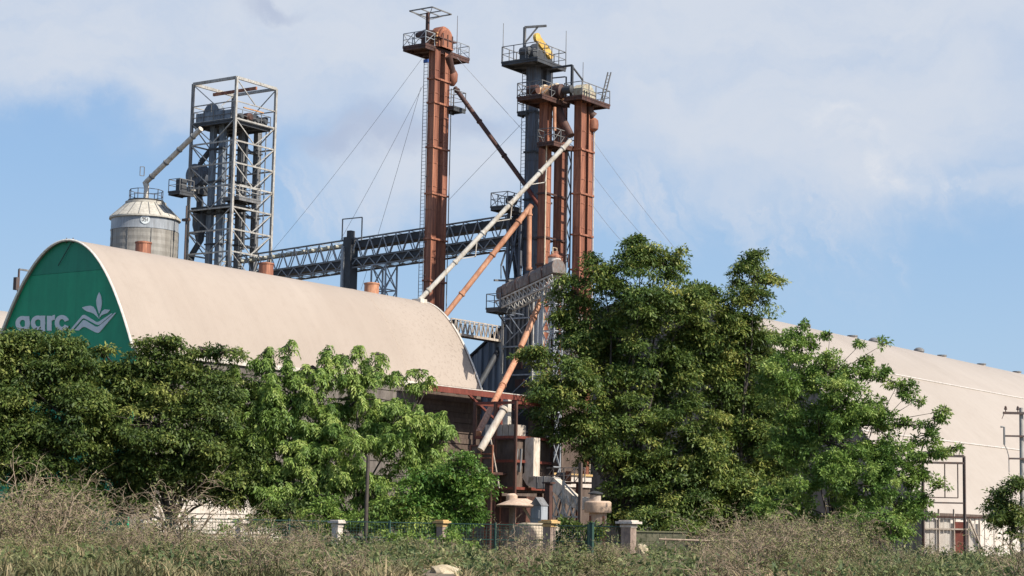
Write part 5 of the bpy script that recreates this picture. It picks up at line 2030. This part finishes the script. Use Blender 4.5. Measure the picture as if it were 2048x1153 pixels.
# poles, stick fence and small things
w0 = flat(at(733, 1000, 108))
wp = thing('wooden_pole', 'thin dark weathered wooden pole in front of the tassel leaved tree', 'pole', w0)
MB().tube(w0 - UP * .2, w0 + UP * zrow(733, 913, 108) + W * .03, .13, .1, 10).build('shaft', BARK, wp, smooth=True)
MB().tube(w0 + UP * (zrow(733, 913, 108) - .02), w0 + UP * (zrow(733, 913, 108) + .06), .115, n=10).build('cap', IRON, wp)
sf = thing('stick_fence', 'rough fence of pale sticks with one long rail below the feathery trees', 'fence', flat(at(1430, 1090, 99)))
rng = np.random.default_rng(5)
a, b = flat(at(1318, 1083, 99)), flat(at(1570, 1088, 99))
MB().path([a + UP * zrow(1318, 1079, 99), a.lerp(b, .5) + UP * zrow(1440, 1083, 99), b + UP * zrow(1570, 1085, 99)], .06, 6).build('rail', WOOD, sf)
for k in range(9):
    p = a.lerp(b, (k + rng.random() * .6) / 9)
    MB().tube(p, p + UP * rng.uniform(.85, 1.5) + W * rng.normal(0, .1), .045, .035, 6).build('stick', WOOD, sf)
bk = flat(at(1320, 1070, 107))
bw = thing('mossy_block', 'low mossy grey block wall right of the last fence post', 'wall', bk)
mb = MB()
for r_ in range(3):
    for k in range(4):
        mb.box(bk + V3((-1.15 + .74 * k + (.2 if r_ % 2 else 0), 0, .3 + .52 * r_)), .72, .4, .5, V3((1, 0, 0)), V3((0, 1, 0)))
mb.build('block_course', weathered('mossy_block', L(.10, .10, .055), L(.2, .18, .115), L(.05, .06, .03), 1.5, 1), bw)
MB().box(bk + V3((0, 0, 1.62)), 3.0, .5, .08, V3((1, 0, 0)), V3((0, 1, 0))).build('coping', weathered('mossy_coping', L(.13, .14, .07), L(.22, .2, .12), None, 1.5, 1), bw)


def rock(label, px, py, d, sx, sy, sz, seed, group=None):
    rng = np.random.default_rng(seed)
    p = at(px, py, d)
    bm = __import__('bmesh').new()
    import bmesh as _b
    _b.ops.create_icosphere(bm, subdivisions=3, radius=1)
    for v in bm.verts:
        c = v.co
        k = 1 + .12 * math.sin(c.x * 4 + seed) + .1 * math.sin(c.y * 5 + c.z * 3) + .08 * math.sin(c.z * 7 + c.x * 5)
        v.co = V3((c.x * sx * k, c.y * sy * k, max(-.5, c.z) * sz * k))
    me = bpy.data.meshes.new('stone')
    bm.to_mesh(me)
    bm.free()
    me.materials.append(STONE)
    o = bpy.data.objects.new('stone', me)
    COL.objects.link(o)
    o.location = p
    tag(o, label, 'stone', group)


rock('pale yellowish flat stone in the grass at the bottom edge', 891, 1152, 69, .62, .5, .36, 3)
rock('orange tinted stone leaning at the foot of the rightmost capped fence post', 1284, 1112, 101, .28, .3, .62, 4)
rock('small ochre stone in the weeds left of the rightmost capped fence post', 1232, 1122, 100, .34, .3, .3, 6)

# utility pole at the right edge
u0 = flat(at(2045, 1000, 110))
up0 = thing('utility_pole', 'grey concrete utility pole with crossarms at the right edge', 'utility pole', u0)
zt5 = zrow(2045, 816, 110)
MB().tube(u0 - UP * .3, u0 + UP * zt5, .17, .12, 12).build('shaft', POLEW, up0, smooth=True)
ux = V3((1, 0, 0))
for y, w_, nm in ((827, 1.1, .14), (873, 1.05, .1), (918, .82, .1)):
    z = zrow(2045, y, 109.8)
    MB().bar(u0 - ux * w_ + UP * z - V3((0, .2, 0)), u0 + ux * w_ + UP * z - V3((0, .2, 0)), nm).build('crossarm', IRON, up0)
z = zrow(2045, 827, 109.8)
for x in (-.95, -.25, .5, 1.0):
    c = u0 + ux * x + UP * (z + .07) - V3((0, .2, 0))
    MB().lathe(c, [(.03, 0), (.03, .1), (.09, .12), (.09, .2), (.05, .22), (.08, .26), (.03, .34)], 12).build('insulator', IRON, up0, smooth=True)
z2, z3 = zrow(2045, 873, 109.8), zrow(2045, 918, 109.8)
c = u0 - ux * 1.05 - V3((0, .2, 0))
MB().path([c + UP * (z2 - .5), c + UP * z2, c + UP * (z2 + .5), c + UP * (z2 + .52) - ux * .2], .06, 8).build('fuse_holder', GALVD, up0)
MB().path([c + UP * (z2 - .5), c + UP * (z2 - .8) + ux * .15, u0 - ux * .8 - V3((0, .2, 0)) + UP * (z3 + .1), u0 - ux * .8 - V3((0, .2, 0)) + UP * (z3 - .8)], .025, 6).build('drop_lead', GALVD, up0)
MB().path([c + UP * (z - .05), c + UP * (z - .35) - ux * .12], .02, 6).build('jumper', IRON, up0)
c = u0 - V3((0, .2, 0)) + UP * zrow(2045, 964, 109.8)
MB().path([c, c - ux * .2 + UP * .02, c - ux * .45 + UP * .05], [.07, .08, .05], 8).build('lamp_arm', WHITEP, up0)

# pipe goal frame with plank shed beneath, in front of the pale warehouse
P0 = flat(at(1846, 1000, 126))
P1 = flat(at(1929, 1000, 126))
pg = thing('pipe_frame_gantry', 'dark rectangular pipe gantry in front of the pale warehouse', 'gantry', P1)
ztp, zt6 = zrow(1925, 913, 126), zrow(1925, 927, 126)
L0 = flat(at(1760, 1000, 126))
for p in (L0, P0, P1):
    MB().bar(p, p + UP * ztp, .16).build('post', IRON, pg)
mb = MB()
mb.bar(L0 + UP * ztp, P1 + UP * ztp, .16)
mb.bar(L0 + UP * zt6, P1 + UP * zt6, .14)
mb.build('top_beam', IRON, pg)
mb = MB()
e0, e1_ = flat(at(1890, 1000, 126)), flat(at(1916, 1000, 126))
zl = zrow(1900, 996, 126)
for p in (e0, e1_):
    mb.bar(p + UP * zt6, p + UP * zl, .06)
mb.bar(flat(at(1850, 1000, 126)) + UP * zl, e1_ + UP * zl, .07)
mb.bar(flat(at(1850, 1000, 126)) + UP * zrow(1880, 1006, 126), P1 + UP * zrow(1880, 1006, 126), .1)
mb.build('hanger', IRON, pg)
sh0 = flat(at(1845, 1060, 128))
sh1 = flat(at(1958, 1060, 128))
ps = thing('plank_stall', 'low stall of pale planks with a red brown door under the pipe gantry', 'stall', sh0)
sx_ = (sh1 - sh0).normalized()
sy_ = V3((-sx_.y, sx_.x, 0))
sl_ = (sh1 - sh0).length
hz = zrow(1900, 1037, 128)
mb = MB()
n = 16
rng = np.random.default_rng(9)
for k in range(n):
    if 9 <= k < 12:
        continue
    hh = hz * rng.uniform(.88, 1.0)
    mb.box(sh0 + sx_ * (sl_ * (k + .5) / n) + UP * hh / 2 + sy_ * .02 * (k % 2), sl_ / n * .9, .05, hh, sx_, sy_)
mb.build('plank_wall', WALLP, ps)
MB().box(sh0 + sx_ * (sl_ * 10.5 / n) + UP * hz * .46, sl_ * 3 / n * .92, .06, hz * .92, sx_, sy_).build('door', REDB, ps)
MB().box(sh0 + sx_ * sl_ / 2 + sy_ * 1.0 + UP * (hz + .08), sl_ + .3, 2.4, .1, sx_, sy_).build('roof', RUSTD, ps)
mb = MB()
for k in (0, .28, .55, .8, 1.0):
    p = sh0 + sx_ * (sl_ * k) - sy_ * .12
    mb.bar(p, p + UP * (hz + .6 if k < .8 else hz), .1)
mb.bar(sh0 - sy_ * .12 + UP * (hz * .75), sh0 + sx_ * (sl_ * .8) - sy_ * .12 + UP * (hz * .75), .1)
mb.bar(sh0 - sy_ * .12 + UP * .5, sh0 + sx_ * (sl_ * .8) - sy_ * .12 + UP * .5, .1)
mb.bar(sh0 + sx_ * sl_ * .82 - sy_ * .14 + UP * hz, sh1 - sy_ * .14 + sx_ * .5, .1)
mb.build('rail_frame', DUCT, ps)

# ------------------------------------------------------------------ light and sky
def sky_and_sun():
    el, azx, azy = math.radians(42), .83, -.56
    h = math.hypot(azx, azy)
    d = V3((azx / h * math.cos(el), azy / h * math.cos(el), math.sin(el)))
    ld = bpy.data.lights.new('sun', 'SUN')
    ld.energy = 5.0
    ld.angle = math.radians(.53)
    ld.color = (1.0, .93, .83)
    lo = bpy.data.objects.new('sun', ld)
    COL.objects.link(lo)
    lo.rotation_euler = (-d).to_track_quat('-Z', 'Y').to_euler()
    lo.location = d * 300
    w = bpy.data.worlds.new("World")
    scene.world = w
    w.use_nodes = True
    nt = w.node_tree
    bg = nt.nodes['Background']
    sky = N(nt, 'ShaderNodeTexSky', sky_type='NISHITA')
    sky.sun_disc = False
    sky.sun_elevation = el
    sky.sun_rotation = math.atan2(azx, azy)
    sky.altitude, sky.air_density, sky.dust_density, sky.ozone_density = 100, 1.0, 1.2, 1.5
    STR = 0.135
    EXPO = 2 ** 0.42
    bg.inputs['Strength'].default_value = STR
    tc = N(nt, 'ShaderNodeTexCoord')
    dirv = tc.outputs['Generated']
    sx = N(nt, 'ShaderNodeSeparateXYZ')
    nt.links.new(dirv, sx.inputs[0])

    def math_(op, a, b=None, c=None, clamp=False):
        n = N(nt, 'ShaderNodeMath', operation=op, use_clamp=clamp)
        for i, x in enumerate((a, b, c)):
            if x is None:
                continue
            if hasattr(x, 'links'):
                nt.links.new(x, n.inputs[i])
            else:
                n.inputs[i].default_value = x
        return n.outputs[0]
    az = math_('ARCTAN2', sx.outputs[0], sx.outputs[1])
    elv = math_('ARCSINE', sx.outputs[2])
    cmb = N(nt, 'ShaderNodeCombineXYZ')
    nt.links.new(az, cmb.inputs[0])
    nt.links.new(elv, cmb.inputs[1])
    base = cmb.outputs[0]
    # soft warp so that no cloud edge follows a plain curve
    wn = N(nt, 'ShaderNodeTexNoise')
    wn.inputs['Scale'].default_value = 14
    wn.inputs['Detail'].default_value = 7
    wn.inputs['Roughness'].default_value = .6
    nt.links.new(base, wn.inputs['Vector'])
    ws = N(nt, 'ShaderNodeVectorMath', operation='SUBTRACT')
    nt.links.new(wn.outputs[1], ws.inputs[0])
    ws.inputs[1].default_value = (.5, .5, .5)
    wm = N(nt, 'ShaderNodeVectorMath', operation='SCALE')
    nt.links.new(ws.outputs[0], wm.inputs[0])
    wm.inputs['Scale'].default_value = .075
    wa = N(nt, 'ShaderNodeVectorMath', operation='ADD')
    nt.links.new(base, wa.inputs[0])
    nt.links.new(wm.outputs[0], wa.inputs[1])
    warped = wa.outputs[0]

    def ang(px, py):
        r = ray(px, py).normalized()
        return math.atan2(r.x, r.y), math.asin(r.z)

    def blob(px, py, rx, ry, rot=0.0, vec=None, soft=1.0):
        a, e = ang(px, py)
        mp = N(nt, 'ShaderNodeMapping', vector_type='TEXTURE')
        mp.inputs['Location'].default_value = (a, e, 0)
        mp.inputs['Rotation'].default_value = (0, 0, math.radians(rot))
        mp.inputs['Scale'].default_value = (rx / F, ry / F, 1)
        nt.links.new(vec or warped, mp.inputs['Vector'])
        ln = N(nt, 'ShaderNodeVectorMath', operation='LENGTH')
        nt.links.new(mp.outputs[0], ln.inputs[0])
        mr = N(nt, 'ShaderNodeMapRange', interpolation_type='SMOOTHSTEP')
        mr.inputs[1].default_value, mr.inputs[2].default_value = 1.0, 1.0 - soft
        nt.links.new(ln.outputs['Value'], mr.inputs[0])
        return mr.outputs[0]

    def union(ms):
        o = ms[0]
        for m in ms[1:]:
            o = math_('MAXIMUM', o, m)
        return o

    def fine(scale, st, lo, hi, detail=9, rough=.62):
        mp = N(nt, 'ShaderNodeMapping')
        mp.inputs['Scale'].default_value = st
        nt.links.new(warped, mp.inputs['Vector'])
        n = N(nt, 'ShaderNodeTexNoise')
        n.inputs['Scale'].default_value = scale
        n.inputs['Detail'].default_value = detail
        n.inputs['Roughness'].default_value = rough
        nt.links.new(mp.outputs[0], n.inputs['Vector'])
        mr = N(nt, 'ShaderNodeMapRange', interpolation_type='SMOOTHSTEP')
        mr.inputs[1].default_value, mr.inputs[2].default_value = lo, hi
        nt.links.new(n.outputs[0], mr.inputs[0])
        return mr.outputs[0]

    def C(r, g, b):
        return tuple(x / STR / EXPO for x in srgb(r, g, b)[:3]) + (1,)
    veil = union([blob(1000, -60, 2300, 420, 0, soft=.55), blob(200, 110, 760, 165, 0, soft=.7), blob(900, 300, 420, 250, 0, soft=.8),
                  blob(1600, 170, 1000, 330, -6, soft=.7), blob(1700, 330, 330, 190, -20, soft=.9), blob(2040, 380, 240, 80, 0, soft=1)])
    tex = fine(9, (1, 2.2, 1), .2, .62)
    v2 = math_('MULTIPLY', veil, math_('MULTIPLY_ADD', tex, .38, .60), clamp=True)
    lowsky = ramp(nt, math_('MULTIPLY', elv, 3.3, clamp=True), [(0.0, C(186, 208, 233)), (.25, C(168, 198, 229)), (.6, C(150, 186, 226)), (1.0, C(132, 171, 220))])
    lowm = N(nt, 'ShaderNodeMapRange', interpolation_type='SMOOTHSTEP')
    lowm.inputs[1].default_value, lowm.inputs[2].default_value = .55, .25
    nt.links.new(elv, lowm.inputs[0])
    sky_c = mix_rgb(nt, math_('MULTIPLY', lowm.outputs[0], .85), sky.outputs[0], lowsky)
    col = mix_rgb(nt, v2, sky_c, C(211, 219, 232))
    # thin high haze low down, drawn out into falling streaks
    rm = N(nt, 'ShaderNodeMapping')
    rm.inputs['Rotation'].default_value = (0, 0, math.radians(-28))
    nt.links.new(warped, rm.inputs['Vector'])

    def streaks(scale, st, lo, hi):
        mp = N(nt, 'ShaderNodeMapping')
        mp.inputs['Scale'].default_value = st
        nt.links.new(rm.outputs[0], mp.inputs['Vector'])
        n = N(nt, 'ShaderNodeTexNoise')
        n.inputs['Scale'].default_value = scale
        n.inputs['Detail'].default_value = 8
        n.inputs['Roughness'].default_value = .62
        nt.links.new(mp.outputs[0], n.inputs['Vector'])
        mr = N(nt, 'ShaderNodeMapRange', interpolation_type='SMOOTHSTEP')
        mr.inputs[1].default_value, mr.inputs[2].default_value = lo, hi
        nt.links.new(n.outputs[0], mr.inputs[0])
        return mr.outputs[0]
    st = streaks(26, (2.6, .5, 1), .40, .72)
    fan = union([blob(1600, 440, 300, 190, -30, soft=1), blob(1700, 480, 150, 210, 12, soft=1), blob(1850, 400, 260, 110, 0, soft=1), blob(700, 400, 420, 150, 0, soft=1), blob(1300, 380, 260, 150, 0, soft=1)])
    col = mix_rgb(nt, math_('MULTIPLY', fan, math_('MULTIPLY_ADD', st, .75, .1), clamp=True), col, C(210, 218, 232))
    # violet grey cloud bases
    shade = union([blob(790, 235, 200, 75, 8, soft=.85), blob(700, 270, 130, 60, 0, soft=.9), blob(930, 210, 130, 50, -10, soft=.9), blob(560, 5, 130, 34, 0, soft=.9)])
    sh = math_('MULTIPLY', shade, math_('MULTIPLY_ADD', tex, .4, .22), clamp=True)
    col = mix_rgb(nt, sh, col, C(170, 183, 210))
    # bright puffs
    puff = union([blob(1690, 260, 150, 60, -20, soft=1), blob(1760, 340, 150, 90, -35, soft=1), blob(1950, 400, 110, 28, 0, soft=1), blob(1650, 215, 60, 30, 0, soft=1)])
    pt = fine(26, (1, 1.3, 1), .38, .68)
    col = mix_rgb(nt, math_('MULTIPLY', puff, math_('MULTIPLY', pt, 1.0), clamp=True), col, C(228, 231, 237))
    nt.links.new(col, bg.inputs['Color'])


sky_and_sun()
vs = scene.view_settings
scene.display_settings.display_device = 'sRGB'
vs.view_transform = 'Standard'
vs.look = 'None'
vs.exposure = 0.42
vs.gamma = 1.0
vs.use_curve_mapping = False
scene.render.engine = 'CYCLES'
scene.cycles.max_bounces = 6
scene.cycles.transparent_max_bounces = 6
scene.cycles.use_denoising = True
